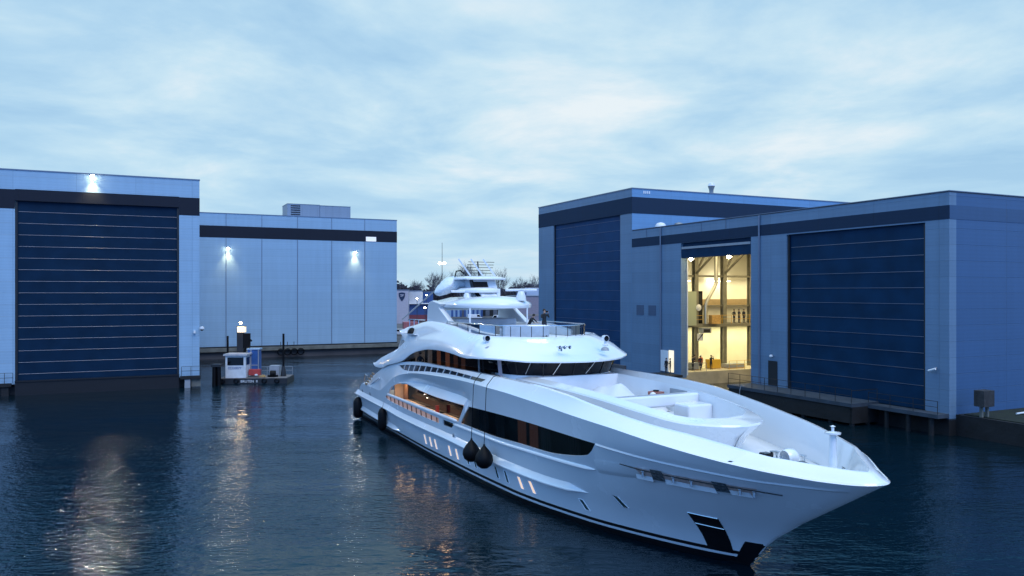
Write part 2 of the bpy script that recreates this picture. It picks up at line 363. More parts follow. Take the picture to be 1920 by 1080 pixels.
for k in range(5): mb.box(.6, 2.2, -.06, -.004, .25 + k * .38, .42 + k * .38)
mb.build('louvre', M['steel_d'], rb)

# ---------------- right hangar (behind) and right hall (with the lit dock)
PR = (15.035, 99.3)
h3 = empty('hangar', (*PR, 0), TH, 'tall blue grey hangar right of the yacht mast with a closed slate door', 'building')
mb = MB(); mb.box(0, .9, .1, 2.66, 1.2, 24.0); mb.box(0, .9, 20.59, 25.42, 1.2, 24.0); mb.box(0, .9, 2.66, 20.59, 21.3, 24.0)
mb.box(.9, 60, .1, 25.42, 1.2, 24.0)
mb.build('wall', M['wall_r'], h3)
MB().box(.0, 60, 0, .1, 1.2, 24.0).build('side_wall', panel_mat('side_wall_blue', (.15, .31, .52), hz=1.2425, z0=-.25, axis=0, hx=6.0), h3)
mb = MB(); mb.box(-.03, -.004, -.03, 25.44, 20.92, 22.97); mb.box(-.004, 60, -.03, -.004, 20.92, 22.97); mb.build('dark_band', M['band_r'], h3)
MB().box(-.07, 60, -.07, 25.5, 24.0, 24.12).build('coping', M['coping'], h3)
d = MB().box(.25, .8, 2.66, 20.59, 1.5, 21.3).build('hangar_door', M['door_b'], h3)
for y in (2.72, 20.35): MB().box(.12, .24, y, y + .18, 1.5, 21.2).build('guide_rail', M['steel_d'], h3)
mb = MB()
for k in range(14): mb.box(.22, .252, 3.0, 20.3, 3.4 + 1.3 * k - .018, 3.4 + 1.3 * k + .018)
mb.build('joint_strip', mat('faint_joint', (.12, .15, .24), .35, metal=.4), d)
mb = MB()
for k in range(4): mb.box(1.7 + k * .28, 1.85 + k * .28, -.05, -.004, 23.45, 23.8)
mb.build('vent', M['white'], h3)
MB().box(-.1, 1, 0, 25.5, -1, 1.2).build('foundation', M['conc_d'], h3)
ch = empty('roof_exhaust', tuple(Vector((*PR, 24.12)) + Matrix.Rotation(TH, 3, 'Z') @ Vector((13.5, 1.2, 0))), TH, 'round metal exhaust cowl on the roof of the taller right hangar', 'chimney')
MB().lathe([(.5, 0), (.5, .08), (.28, .2), (.3, .6), (.48, 1.1)], n=14).build('stack', M['steel'], ch, smooth=40)
MB().lathe([(.48, 1.1), (.46, 1.2), (.3, 1.5), (0, 1.6)], n=14).build('cowl', M['white'], ch, smooth=40)

h4 = empty('boat_hall', (*PR, 0), TH, 'long lower blue grey hall at right with a tall open doorway lit yellow inside', 'building')
ZR = 18.65
OY0, OY1, OZ = -21.23, -9.88, 14.87       # open door
CY0, CY1, CZ = -40.8, -26.1, 16.5         # closed door
YE = -42.85
mb = MB()
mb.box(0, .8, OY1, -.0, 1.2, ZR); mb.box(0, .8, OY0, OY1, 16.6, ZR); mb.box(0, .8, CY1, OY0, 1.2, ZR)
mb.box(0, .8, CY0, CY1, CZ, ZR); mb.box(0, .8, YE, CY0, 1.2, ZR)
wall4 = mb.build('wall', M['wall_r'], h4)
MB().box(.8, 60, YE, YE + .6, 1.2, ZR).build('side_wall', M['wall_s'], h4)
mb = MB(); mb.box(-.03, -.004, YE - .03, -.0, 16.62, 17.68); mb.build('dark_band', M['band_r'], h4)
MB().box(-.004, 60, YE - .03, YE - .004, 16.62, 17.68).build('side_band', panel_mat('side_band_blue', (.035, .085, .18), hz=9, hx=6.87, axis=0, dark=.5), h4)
MB().box(.0, 60, YE, -.1, ZR, ZR + .1).build('roof', M['roof'], h4)
mb = MB(); mb.box(-.08, 0.3, YE - .08, -.05, ZR + .1, ZR + .16); mb.box(.3, 60, YE - .08, YE + .3, ZR + .1, ZR + .16); mb.build('coping', M['coping'], h4)
for y in (-3.1, -13.46, -17.47): MB().box(-.045, -.006, y - .03, y + .03, 17.7, ZR).build('joint_cover', M['coping'], h4)
for y in (-6.1, -22.5): MB().tube([(-.12, y, 1.6), (-.12, y, ZR)], .09, 6).build('downpipe', M['coping'], h4)
d = MB().box(.3, .75, CY0, CY1, 1.7, CZ).build('hangar_door', M['door_r'], h4)
for y in (CY0 + .03, CY1 - .21): MB().box(.12, .24, y, y + .18, 1.75, CZ - .1).build('guide_rail', M['steel_d'], h4)
mb = MB()
for k in range(11): z = 3.57 + 1.3 * k; mb.box(.26, .302, CY0 + .25, CY1 - .3, z - .02, z + .02)
mb.build('joint_strip', M['bar'], d)
mb = MB(); mb.box(.05, .6, OY0, OY1, 14.87, 15.9, 0); mb.box(-.02, .5, OY0 + .1, OY1 - .1, 15.9, 16.15, 1); mb.box(.3, .8, OY0, OY1, 16.15, 16.6, 0)
mb.build('roller_shutter', [M['door_r'], M['grey']], h4)
vg = panel_mat('vent_grille', (.07, .11, .19), hz=.12, dark=.4)
for y in (-2.54, -5.07): MB().box(-.04, -.004, y, y + 1.5, 8.2, 9.42).build('vent', vg, h4)
dr = empty('personnel_door', tuple(Vector((*PR, 0)) + Matrix.Rotation(TH, 3, 'Z') @ Vector((0, 0, 0))), TH)
bpy.data.objects.remove(dr)
mb = MB(); mb.box(-.14, -.07, -7.62, -6.15, 1.75, 4.2); mb.build('door_leaf', M['white'], h4)
mb = MB(); mb.box(-.06, -.004, -8.55, -7.66, 1.72, 4.25); mb.build('lit_doorway', mat('lit_doorway', (.9, .8, .6), .6, emit=(1, .85, .55), estr=.9), h4)
d2 = MB().box(-.05, -.004, -24.9, -23.7, 1.9, 4.3).build('steel_door', M['steel_d'], h4)
MB().lathe([(.0, .18), (.14, .14), (.18, 0), (.1, -.1), (0, -.14)], (-.25, -24.3, 4.75), 10).build('door_lamp', M['white'], h4, smooth=50)
# interior of the lit hall
iw = mat('interior_wall', (.84, .82, .72), .7, var=.06, vscale=.6)
isteel = mat('interior_steel', (.20, .19, .15), .5, var=.15)
mb = MB(); mb.box(.8, 36, -.6, -.3, 1.2, 18.4); mb.box(35.5, 36, -22.5, -.6, 1.2, 18.4); mb.box(.8, 36, -23.2, -22.6, 1.2, 18.4)
mb.build('interior_wall', iw, h4)
mb = MB(); mb.box(.8, 36, -22.6, -.6, 17.3, 17.5)
for x in range(3, 36, 4): mb.box(x, x + .25, -22.6, -.6, 16.7, 17.3)
mb.build('ceiling', mat('interior_ceiling', (.32, .30, .22), .7, var=.1), h4)
mb = MB(); mb.box(.2, 36, -7.3, -.6, -1.5, 1.5); mb.build('dock_floor', mat('dock_concrete', (.52, .47, .36), .8, var=.2, vscale=.7, bump=.3, bscale=3), h4)
mb = MB(); mb.box(.9, 36, -4.2, -.6, 6.65, 7.05); mb.build('mezzanine', isteel, h4)
for x in (2.4, 7.0, 11.5, 15.9, 20.4, 25):
    mb = MB(); mb.box(x - .28, x + .28, -3.9, -3.86, 1.5, 17.2); mb.box(x - .28, x + .28, -3.3, -3.26, 1.5, 17.2); mb.box(x - .04, x + .04, -3.86, -3.3, 1.5, 17.2)
    mb.build('column', isteel, h4)
mb = MB()
mb.box(.9, 36, -3.75, -3.4, 12.9, 13.15); mb.box(.9, 36, -3.7, -3.45, 9.2, 9.35)
for x in (2.4, 7, 11.5, 15.9, 20.4): mb.bar((x, -3.6, 13.2), (x + 2.2, -3.6, 16.9), .2, .2); mb.bar((x, -3.6, 13.2), (x, -9, 16.9), .2, .2)
mb.build('roof_truss', isteel, h4)
MB().box(.9, 36, -1.6, -.6, 9.35, 10.1).build('crane_rail', mat('tan_beam', (.45, .33, .18), .6, var=.1), h4)
MB().tube([(9.7, -4.3, 17), (9.7, -4.3, 12.2), (9.4, -4.3, 11.6), (8.25, -4.3, 9.9), (8.05, -4.3, 9.3), (8.05, -4.3, 7.05)], .24, 10).build('ventilation_duct', mat('duct_steel', (.6, .6, .55), .3, metal=.7), h4, smooth=50)
MB().box(4.9, 6.4, -4.6, -4.45, 6.9, 11.1).build('green_screen', mat('pale_green_panel', (.40, .45, .33), .6), h4)
MB().box(.82, .95, OY1 - .05, OY1 + .6, 1.5, 14.8).build('door_jamb', iw, h4)
mb = railing([4.8 + 1.5 * k for k in range(16)], -4.15, 7.05, 1.05, rails=(1, .55)); mb.build('railing', M['yellow'], h4)
mb = railing([9.4 + 1.2 * k for k in range(10)], -7.1, 1.5, 1.1); mb.build('railing', M['yellow'], h4)
mb = railing([.6, 2.4, 4.2, 6.0], -7.0, 1.5, 1.0); mb.build('railing', M['grey'], h4)
for x in (4.5, 11.0):
    o = MB().box(x, x + 3.5, -1.4, -.9, 12.4, 12.5).build('strip_light', mat('strip_light', (1, 1, 1), .5, emit=(1, .9, .6), estr=9), h4)
def area(parent, loc, sx, sy, e, col=(1, .80, .42), rot=(0, 0, 0)):
    l = bpy.data.lights.new('hall_light', 'AREA'); o = bpy.data.objects.new('hall_light', l); COL.objects.link(o); o.parent = parent
    l.shape = 'RECTANGLE'; l.size = sx; l.size_y = sy; l.energy = e; l.color = col; o.location = loc; o.rotation_euler = rot
area(h4, (14, -12, 16.4), 22, 12, 3100)
area(h4, (14, -2.4, 6.5), 24, 1.2, 1000, (1, .90, .46))
area(h4, (14, -2.4, 12.6), 24, 1.2, 560, (1, .88, .52))
for k, (y, lab) in enumerate(((-11.3, 'lit floodlight at the left of the yellow doorway top'), (-17.6, 'lit floodlight at the right of the yellow doorway top'))):
    wall_lamp(PR, .9, y, 14.75, lab, 'floodlights in the doorway top', 350, outx=-1, outy=0)
# things in and around the lit hall
def place4(x, y, z): return tuple(Vector((*PR, 0)) + Matrix.Rotation(TH, 3, 'Z') @ Vector((x, y, z)))
def crate(x, y, z, sx, sy, sz, m, label, rz=0):
    r_ = empty('crate', place4(x, y, z), TH + rz, label, 'crate')
    MB().box(-sx / 2, sx / 2, -sy / 2, sy / 2, .1, sz).build('box', m, r_)
    mb = MB(); [mb.box(-sx / 2, sx / 2, q - .06, q + .06, 0, .1) for q in (-sy / 2 + .06, 0, sy / 2 - .06)]; mb.build('pallet', M['wood'], r_)
    return r_
crate(9.25, -4.6, 7.05, 1.4, .1 + .5, 1.1, M['wood'], 'plywood crate on the mezzanine beside the duct')
crate(8.9, -4.7, 1.5, 1.5, 1.1, 1.15, M['yellow'], 'yellow crate on the dock floor right of the standing worker')
crate(11.6, -5.2, 1.5, 2.6, 1.3, .55, M['grey'], 'low grey pallet load on the dock floor behind the yellow railing')
crate(5.4, -5.2, 1.5, 1.1, 1.0, .9, M['grey'], 'grey crate on the dock floor beside the leftmost column')
sg = empty('hanging_sign', place4(6.9, -4.7, 5.0), TH, 'small square white sign with a black diagonal on the left column', 'sign')
MB().box(-.45, .45, -.03, .03, 0, .9).build('plate', M['white'], sg)
MB().bar((-.35, -.035, .1), (.35, -.035, .8), .02, .12).build('diagonal', M['black'], sg)
hd = empty('ceiling_heater', place4(7.6, -4.7, 5.95), TH, 'grey box heater hanging under the mezzanine', 'heater')
MB().box(-.7, .7, -.4, .3, 0, .65).build('casing', M['grey'], hd); MB().box(-.5, .5, -.42, -.402, .1, .5).build('grille', M['steel_d'], hd)
ca = empty('satellite_dish', place4(6.7, -4.8, 9.1), TH, 'small white dish on the leftmost column above the mezzanine', 'dish')
MB().lathe([(0, 0), (.2, .03), (.42, .14)], n=14, axis='y').build('dish', M['white'], ca, smooth=50); MB().bar((0, 0, 0), (0, .9, 0), .05, .05).build('arm', M['steel_d'], ca)
sp = empty('speaker_stack', place4(7.55, -3.0, 7.05), TH, 'tall black cabinet on the mezzanine behind the leftmost column', 'cabinet')
MB().box(-.1, .75, -.4, .3, 0, 4.1).build('cabinet', M['black'], sp); MB().box(0, .6, -.43, -.402, .3, 3.8).build('front', M['steel_d'], sp)
# roof things of the lower hall
def hood(x, y, z, s, label, m):
    r_ = empty('roof_vent', place4(x, y, z), TH, label, 'roof vent')
    MB().box(-s, s, -s * .8, s * .8, 0, s * .5).build('base', M['grey'], r_)
    MB().lathe([(s * .95, s * .5), (s * .9, s * .8), (s * .6, s * 1.15), (0, s * 1.3)], n=14).build('cowl', m, r_, smooth=50)
hood(2.9, -2.0, ZR + .1, .75, 'curved pale roof vent on the lower hall, near one beside the taller hangar wall', M['white'])
hood(5.4, -2.4, ZR + .1, .8, 'curved pale roof vent on the lower hall, farther one beside the taller hangar wall', M['steel'])
sk = empty('skylight', place4(11.0, -7.2, ZR + .1), TH, 'low white skylight on the roof of the lower hall', 'skylight')
MB().prism([(-2.2, 0), (2.2, 0), (1.5, .7), (-1.5, .7)], -1, 1, fn=lambda a, b, c: (a, c, b)).build('dome', M['white'], sk); MB().box(-2.3, 2.3, -1.1, 1.1, -.05, .05).build('frame', M['steel'], sk)
sc = empty('security_camera', place4(-.35, -41.8, 5.0), TH, 'white tube security camera on the pier right of the closed hall door', 'camera')
MB().bar((.35, 0, .15), (0, 0, 0), .06, .06).build('bracket', M['grey'], sc); MB().tube([(0, .45, -.12), (0, -.15, .08)], .09, 8).build('housing', M['white'], sc)
# quay platform in front of the closed door, on piles
pf = empty('quay_platform', place4(0, 0, 0), TH, 'grey concrete platform on dark piles in front of the closed hall door', 'platform')
mb = MB(); mb.box(-3.2, -.02, -36.5, -21.4, 1.55, 1.85); mb.box(-1.3, -.02, YE, -36.5, 1.4, 1.7)
mb.build('deck', mat('platform_deck', (.035, .05, .07), .8, var=.3, vscale=1), pf)
mb = MB(); mb.box(-3.1, -2.9, -36.4, -21.5, .2, 1.55); mb.box(-3.1, 0, -36.5, -36.3, .2, 1.55)
for y in (-22, -25, -28, -31, -34, -36.2):
    for x in (-2.8, -1): mb.tube([(x, y, -1.5), (x, y, 1.5)], .22, 8)
for y in (-38, -40, -42): mb.tube([(-.9, y, -1.5), (-.9, y, 1.4)], .2, 8)
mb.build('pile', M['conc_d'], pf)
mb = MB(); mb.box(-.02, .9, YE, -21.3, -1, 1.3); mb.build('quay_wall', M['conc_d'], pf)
railing([-36.4 + 1.66 * k for k in range(10)], -3.1, 1.85, 1.15, axis='y').build('railing', M['steel_d'], pf)
railing([YE + .1 + 2.1 * k for k in range(4)], -1.2, 1.7, 1.0, axis='y').build('railing', M['steel_d'], pf)
mb = MB(); mb.tube([(-3.1, -36.4, 2.9), (-.1, -36.4, 2.9)], .03, 5); mb.tube([(-.1, -36.4, 1.8), (-.1, -36.4, 2.9)], .03, 5); mb.build('end_rail', M['steel_d'], pf)
el = empty('electrical_cabinet', place4(1.2, -44.8, 1.66), TH, 'weathered grey cabinet on legs on the verge at the hall corner', 'cabinet')
MB().box(-.6, .6, -.4, .4, .8, 2.0).build('cabinet', mat('weathered_grey', (.03, .03, .032), .8, var=.4, vscale=3), el)
for x in (-.4, .25): MB().box(x, x + .18, -.1, .1, 0, .8).build('leg', M['conc'], el)
bl = empty('lying_post', place4(4.8, -45.4, 1.72), TH, 'white fallen post lying on the dark verge at far right', 'post')
MB().tube([(-.7, 0, .08), (.5, .1, .08)], .07, 8).build('post', M['white'], bl); MB().tube([(.62, .1, .08), (.78, .11, .08)], .075, 8).build('cap', M['white'], bl)
# life rings and hoses at the platform
mo = empty('mooring_hose', place4(-3.15, -23.6, 1.0), TH, 'pale hose hanging over the platform edge beside the open dock', 'hose')
MB().tube([(.1, 0, .9), (-.15, .1, .95), (-.22, .2, .5), (-.1, .35, 0), (0.05, .4, -.5)], .04, 6).build('hose', M['grey'], mo); MB().box(-.05, .2, -.15, .15, .84, .95).build('hook', M['steel'], mo)
def cv(pts, lin=False):
    xs=[p[0] for p in pts]; ys=[p[1] for p in pts]; n=len(xs)
    d=[(ys[i+1]-ys[i])/(xs[i+1]-xs[i]) for i in range(n-1)]
    m=[d[0]]+[0 if d[i-1]*d[i]<=0 else 2*d[i-1]*d[i]/(d[i-1]+d[i]) for i in range(1,n-1)]+[d[-1]]
    def f(x):
        if x<=xs[0]: return ys[0]
        if x>=xs[-1]: return ys[-1]
        lo,hi=0,n-1
        while hi-lo>1:
            k=(lo+hi)//2
            if xs[k]<=x: lo=k
            else: hi=k
        h=xs[hi]-xs[lo]; t=(x-xs[lo])/h
        if lin: return ys[lo]+t*(ys[hi]-ys[lo])
        return ((1+2*t)*(1-t)**2*ys[lo]+t*(1-t)**2*h*m[lo]+t*t*(3-2*t)*ys[hi]+t*t*(t-1)*h*m[hi])
    return f
def sm(a,b,x):
    t=min(1,max(0,(x-a)/(b-a))); return t*t*(3-2*t)
STEM=cv([(-1.5,43.0),(0,44.8),(1.15,45.84),(2.3,47.45),(3.28,48.96),(4.33,50.75),(4.9,51.5),(6.5,53.6)])
WLB=cv([(0,0),(.6,.33),(1.3,.75),(2.5,1.35),(5,2.35),(7,3.0),(9,3.45),(11.5,3.9),(14,4.15),(20,4.3),(35,3.95),(45,3.6)])
DKB=cv([(0,0),(.02,.17),(.1,.42),(.35,.82),(.8,1.22),(1.4,1.66),(2.2,2.20),(3.05,2.72),(4.7,3.42),(6.5,4.02),(8.2,4.42),(10,4.62),(12,4.72),(16,4.76),(38,4.72),(52,4.45)])
def hb(X,z):
    """half breadth of the hull at station X and height z"""
    d=STEM(z)-X
    if d<=0: return 0.0
    t=max(0.0,min(1.0,(z-.2)/4.7))
    w=(t**1.25) if X>30 else t**(1.25-.85*sm(30,18,X))
    if z<.2: return WLB(d)*(1+.1*(z-.2))
    return WLB(d)*(1-w)+DKB(d)*w
# ================================================================== the yacht (local frame: +X bow, +Y port, Z up, waterline z=0)
YO = (-10.059, 72.208); YR = R(-64.0317)
Y = empty('motor_yacht', (*YO, 0), YR, 'large white three deck motor yacht with dark windows and lit portholes', 'yacht')
M['gel'] = mat('white_gelcoat', (.80, .81, .83), .25, var=.02, vscale=.6, coat=.9)
M['gel2'] = mat('white_deck_paint', (.74, .76, .78), .45, var=.03, vscale=1.5)
M['glass_d'] = mat('smoked_glass', (.004, .005, .007), .04, spec=.4)
M['boot'] = mat('black_bottom_paint', (.006, .006, .008), .35)
M['teak'] = mat('teak_deck', (.33, .20, .11), .6, var=.2, vscale=5)
M['chrome'] = mat('polished_steel', (.70, .72, .75), .12, metal=1)
M['curtB'] = mat('brown_curtain', (.30, .16, .09), .7, var=.15, stretch=(6, 6, .3))
M['curtG'] = mat('grey_curtain', (.09, .09, .085), .7, var=.2, stretch=(6, 6, .3))
M['int'] = mat('dark_interior', (.02, .018, .016), .8)
M['warmwall'] = mat('lit_cream_panel', (.75, .60, .45), .5, var=.06)
gl = bpy.data.materials.new('tinted_glass'); gl.use_nodes = True; t = gl.node_tree; t.nodes.clear()
o_ = t.nodes.new('ShaderNodeOutputMaterial'); tr = t.nodes.new('ShaderNodeBsdfTransparent'); tr.inputs[0].default_value = (.34, .33, .33, 1)
gs = t.nodes.new('ShaderNodeBsdfGlossy'); gs.inputs['Roughness'].default_value = .03; gs.inputs[0].default_value = (1, 1, 1, 1)
fr = t.nodes.new('ShaderNodeFresnel'); fr.inputs[0].default_value = 1.4; ms = t.nodes.new('ShaderNodeMixShader')
t.links.new(fr.outputs[0], ms.inputs[0]); t.links.new(tr.outputs[0], ms.inputs[1]); t.links.new(gs.outputs[0], ms.inputs[2]); t.links.new(ms.outputs[0], o_.inputs[0])
M['glass'] = gl
gc_ = gl.copy(); gc_.name = 'clear_rail_glass'; gc_.node_tree.nodes['Transparent BSDF'].inputs[0].default_value = (.80, .88, .92, 1); M['glass_c'] = gc_

def lim(f, a, b, c=0.0): return lambda x: f(x)
TOPZ = cv([(.4, 1.9), (1.0, 2.1), (2.3, 3.08), (4.3, 3.74), (7, 4.55), (8.5, 4.98), (10.5, 5.40), (13.7, 5.9), (18.4, 6.22), (22.6, 6.28), (29, 6.38), (34, 6.38), (37.5, 6.25), (39.2, 6.07), (40.8, 5.90), (43.3, 5.65), (44.9, 5.53), (46.7, 5.33), (48, 5.17), (49.7, 4.98), (50.5, 4.91), (51.0, 4.86), (51.3, 4.76), (51.5, 4.66), (54, 4.66)])
TOPB = cv([(0, 3.9), (5, 4.2), (12, 4.42), (37.5, 4.32), (40.8, 4.10), (43.3, 3.70), (44.9, 3.28), (46.7, 2.75), (48, 2.29), (49.7, 1.49), (50.4, 1.02), (50.7, .72), (50.95, .42), (51.1, .0), (55, 0)])
BU = cv([(1, 1.5), (8, 3.1), (10.1, 3.79), (12.8, 4.74), (15.3, 5.2), (17.8, 5.46), (23.6, 5.72), (27.8, 5.80), (31.6, 5.79), (33.8, 5.74), (36.4, 5.66), (38.4, 5.57), (41.7, 5.45), (43.2, 5.33), (44.8, 5.15), (46.7, 4.93), (48.2, 4.77), (49.1, 4.67), (49.8, 4.60), (50.6, 4.58), (51.7, 4.62), (54, 4.62)])
OLO = lambda x: 3.22 if x < 25.0 else 3.22 + (x - 25.0) / 1.2 * 1.13
_oh = cv([(10.9, 3.22), (11.3, 3.62), (12.5, 4.08), (14.6, 4.47), (15.6, 4.54), (18.4, 4.37), (21.8, 4.29), (25.2, 4.33), (26.2, 4.35)])
OHI = lambda x: _oh(x) if x <= 26.2 else 0
_bl = cv([(10.9, 3.25), (12.5, 4.12), (14.6, 4.55), (15.7, 4.66), (20.4, 4.79), (25.1, 4.75), (29, 4.56), (30, 4.5)])
_wt = cv([(26.8, 4.37), (30.7, 4.49), (35, 4.57), (38.1, 4.56), (40.4, 4.54)])
_wb = cv([(25.3, 3.16), (29.4, 3.14), (33.2, 3.28), (36.1, 3.36), (38.1, 3.57), (39.4, 3.82), (39.9, 4.05), (40.4, 4.54)])
def WIN(x):
    if 9.9 <= x <= 21.7: return cv([(9.9, 2.9), (10.8, 2.76), (14.9, 2.66), (21.7, 2.62)])(x), cv([(9.9, 2.9), (10.4, 3.08), (14.9, 3.07), (21.7, 2.95)])(x)
    if 22.4 <= x <= 24.3: return cv([(22.4, 2.62), (23.7, 2.64), (24.3, 2.92)])(x), 2.97
    if 25.3 <= x <= 40.4:
        return _wb(x), (3.16 + (x - 25.3) / 1.5 * 1.21 if x < 26.8 else _wt(x))
    z = 2.9 if x < 24.8 else (3.16 if x < 30 else 4.54)
    return z, z
def SLOT(x):
    if 13.2 <= x <= 28.9: return cv([(13.2, 5.62), (14.7, 5.42), (19.9, 5.76), (24.6, 5.95), (28.6, 5.97), (28.9, 6.1)])(x), cv([(13.2, 5.62), (15.3, 5.83), (19.9, 6.08), (23.1, 6.15), (27.3, 6.13), (28.9, 6.13)])(x)
    z = 5.62 if x < 20 else 6.1
    return z, z
INS = lambda x: .40 * sm(13.0, 17, x) * (1 - sm(24.5, 28.5, x))
OUT = lambda x: .10 * sm(25, 30, x) * (1 - sm(41, 45, x))
def levels(x):
    """list of (z, inset, segment-kind of the strip above it)"""
    T = TOPZ(x); bu = min(BU(x), T - .05); wl, wh = WIN(x); sl, sh_ = SLOT(x)
    K = [(-.9, 0), (.30, 0), (.42, 0), (.58, 0), (1.0, 0), (1.5, 0), (2.05, 0), (2.35, 0)]
    if 10.9 < x <= 26.2: ol, oh, bl = OLO(x), OHI(x), _bl(x)
    else:
        q = wh if x > 26 else 3.22
        ol = oh = max(q, wh) if x > 26.2 else 3.22; bl = min(max(oh, _bl(x)), bu) if x < 30 else max(wh, 4.5)
    if x > 30: bl = max(wh, 4.42 - .03 * max(0, x - 42)) if x < 40.4 else 4.42 - .03 * max(0, x - 42)
    bl = min(bl, bu - .02)
    K += [(wl, 0), (wh, 0), (max(ol, wh), 0), (max(oh, wh), 0), (bl, INS(x)), (bl * .5 + bu * .5, INS(x) * .45), (bu, -OUT(x))]
    z = []
    for i, (k, ins) in enumerate(K): z.append([min(k, T - .04), ins])
    for i in range(1, len(z)): z[i][0] = max(z[i][0], z[i - 1][0])
    bu = z[-1][0]
    yb = hb(x, bu) + OUT(x); yt = min(TOPB(x), yb)
    for fz in ('a', sl, sh_, 'b', T):
        if fz == 'a': zz_ = bu + (min(sl, T) - bu) * .4
        elif fz == 'b': zz_ = sh_ * .4 + T * .6
        else: zz_ = fz
        zz_ = max(z[-1][0], min(zz_, T)); z.append([zz_, None])
    return z, bu, yb, yt, T
def shoulder(zv, bu, yb, yt, T):
    f = (zv - bu) / max(1e-4, T - bu); f = max(0, min(1, f))
    return yb - (yb - yt) * (f ** .78)
def Xc(c, z):
    w = 0 if c < 37 else min(1, (c - 37) / 7.8); return c + (STEM(z) - STEM(0)) * w
cs = []
c = .4
while c < 36.9: cs.append(c); c += .3
while c < 44.0: cs.append(c); c += .16
while c < 44.8: cs.append(c); c += .07
cs += [44.72, 44.76, 44.78, 44.79, 44.796, 44.8]
for e in (9.9, 10.9, 13.2, 21.7, 22.4, 24.3, 25.0, 25.3, 26.2, 26.8, 28.9): cs += [e - .003, e + .003]
cs = sorted(set(round(q, 4) for q in cs))
def column(c):
    """points of one hull column, bottom to top (starboard, y positive outwards)"""
    X0 = c
    pts = []
    n = None
    # fixed point for every level
    lv = levels(c)[0]; n = len(lv)
    for i in range(n):
        x = c
        for _ in range(10 if c > 37 else 1):
            z, bu, yb, yt, T = levels(x); x = Xc(c, z[i][0])
        z, bu, yb, yt, T = levels(x); zi, ins = z[i]
        if ins is None: y = shoulder(zi, bu, yb, yt, T)
        else: y = hb(x, zi) - ins
        if c >= 44.79: y = 0 if zi < 4.5 else y
        # transom rakes forward with height
        xx = x
        if c < 1.5: xx = x + (zi - 2) * .25 * (1.5 - c)
        pts.append((xx, max(0, y), zi))
    return pts
COLS = [column(c) for c in cs]
# close the bow tip smoothly
NL = len(COLS[0])
SEG = {8: 'win', 10: 'open', 16: 'slot'}
def hull_strip(mb, i, side, mi, rng=None):
    for a in range(len(cs) - 1):
        ca = (cs[a] + cs[a + 1]) / 2
        if rng and not rng(ca): continue
        p, q = COLS[a], COLS[a + 1]
        v = [(p[i][0], -side * p[i][1], p[i][2]), (q[i][0], -side * q[i][1], q[i][2]), (q[i + 1][0], -side * q[i + 1][1], q[i + 1][2]), (p[i + 1][0], -side * p[i + 1][1], p[i + 1][2])]
        mb.add(v, [(0, 1, 2, 3) if side > 0 else (3, 2, 1, 0)], mi)
K43 = min(range(len(cs)), key=lambda k: abs(cs[k] - 42.4))
# the bow end of the cap: outer edge and an inner edge parallel to it
def bow_cap():
    out = [COLS[k][14] for k in range(K43, len(cs))]
    cols = []
    for k, p in enumerate(out):
        a = out[max(0, k - 1)]; b_ = out[min(len(out) - 1, k + 1)]
        dx, dy = b_[0] - a[0], b_[1] - a[1]
        if k == len(out) - 1: dx, dy = 0, -1
        l_ = math.hypot(dx, dy); nx, ny = dy / l_, -dx / l_
        w = .50; q = (p[0] + nx * w, max(0, p[1] + ny * w)); zt = TOPZ(min(q[0], 50.6))
        g_ = sm(0, 7, k); o_ = COLS[K43 + k][-1]; q = (o_[0] * (1 - g_) + q[0] * g_, o_[1] * (1 - g_) + q[1] * g_); zt = o_[2] * (1 - g_) + zt * g_
        col = []
        for f in (0, .4, 1): g = f ** .78; gx = f * (1 - g_) + g * g_; col.append((p[0] + (q[0] - p[0]) * gx, p[1] + (q[1] - p[1]) * g, p[2] + (zt - p[2]) * f))
        h_ = .3 * g_; col.append((q[0] + (q[0] - p[0]) * h_, max(0, q[1] - .16 * (1 - g_) + (q[1] - p[1]) * h_), zt + .02)); cols.append(col)
    return cols
BOWC = bow_cap()
mb = MB(); mb2 = MB()
for side in (1, -1):
    mb2.grid([[(q[0], -side * q[1], q[2]) for q in col] for col in BOWC], 0, flip=side < 0)
    for i in range(14):
        if i in SEG: continue
        mi = {0: 1, 1: 0, 2: 1}.get(i, 0)
        hull_strip(mb, i, side, mi)
    for i in range(14, NL - 1):
        if i in SEG: continue
        hull_strip(mb2, i, side, 0, lambda q: q < cs[K43])
    # close the gap where a hole strip exists only for part of the length
    # top flat of the cap
    rows = []
    for a in range(len(cs)):
        p = COLS[a][-1]; y = max(0, p[1] - .16)
        if a > K43: continue
        rows.append([(p[0], -side * p[1], p[2]), (p[0], -side * y, p[2] + .02)])
    mb2.grid(rows, 0, flip=side < 0)
# transom
p = COLS[0]; rows = [[(q[0], -q[1], q[2]), (q[0] - .25, -q[1] * .5, q[2]), (q[0] - .3, 0, q[2]), (q[0] - .25, q[1] * .5, q[2]), (q[0], q[1], q[2])] for q in p]
mb.grid(rows, 0, flip=True)
hull = mb.build('hull', [M['gel'], M['boot']], Y, smooth=21, merge=True)
sol = hull.modifiers.new('plate', 'SOLIDIFY'); sol.thickness = .09; sol.offset = -1; es = hull.modifiers.new('edges', 'EDGE_SPLIT'); es.split_angle = R(24)
cap = mb2.build('bulwark_cap', M['gel'], Y, smooth=40, merge=True)
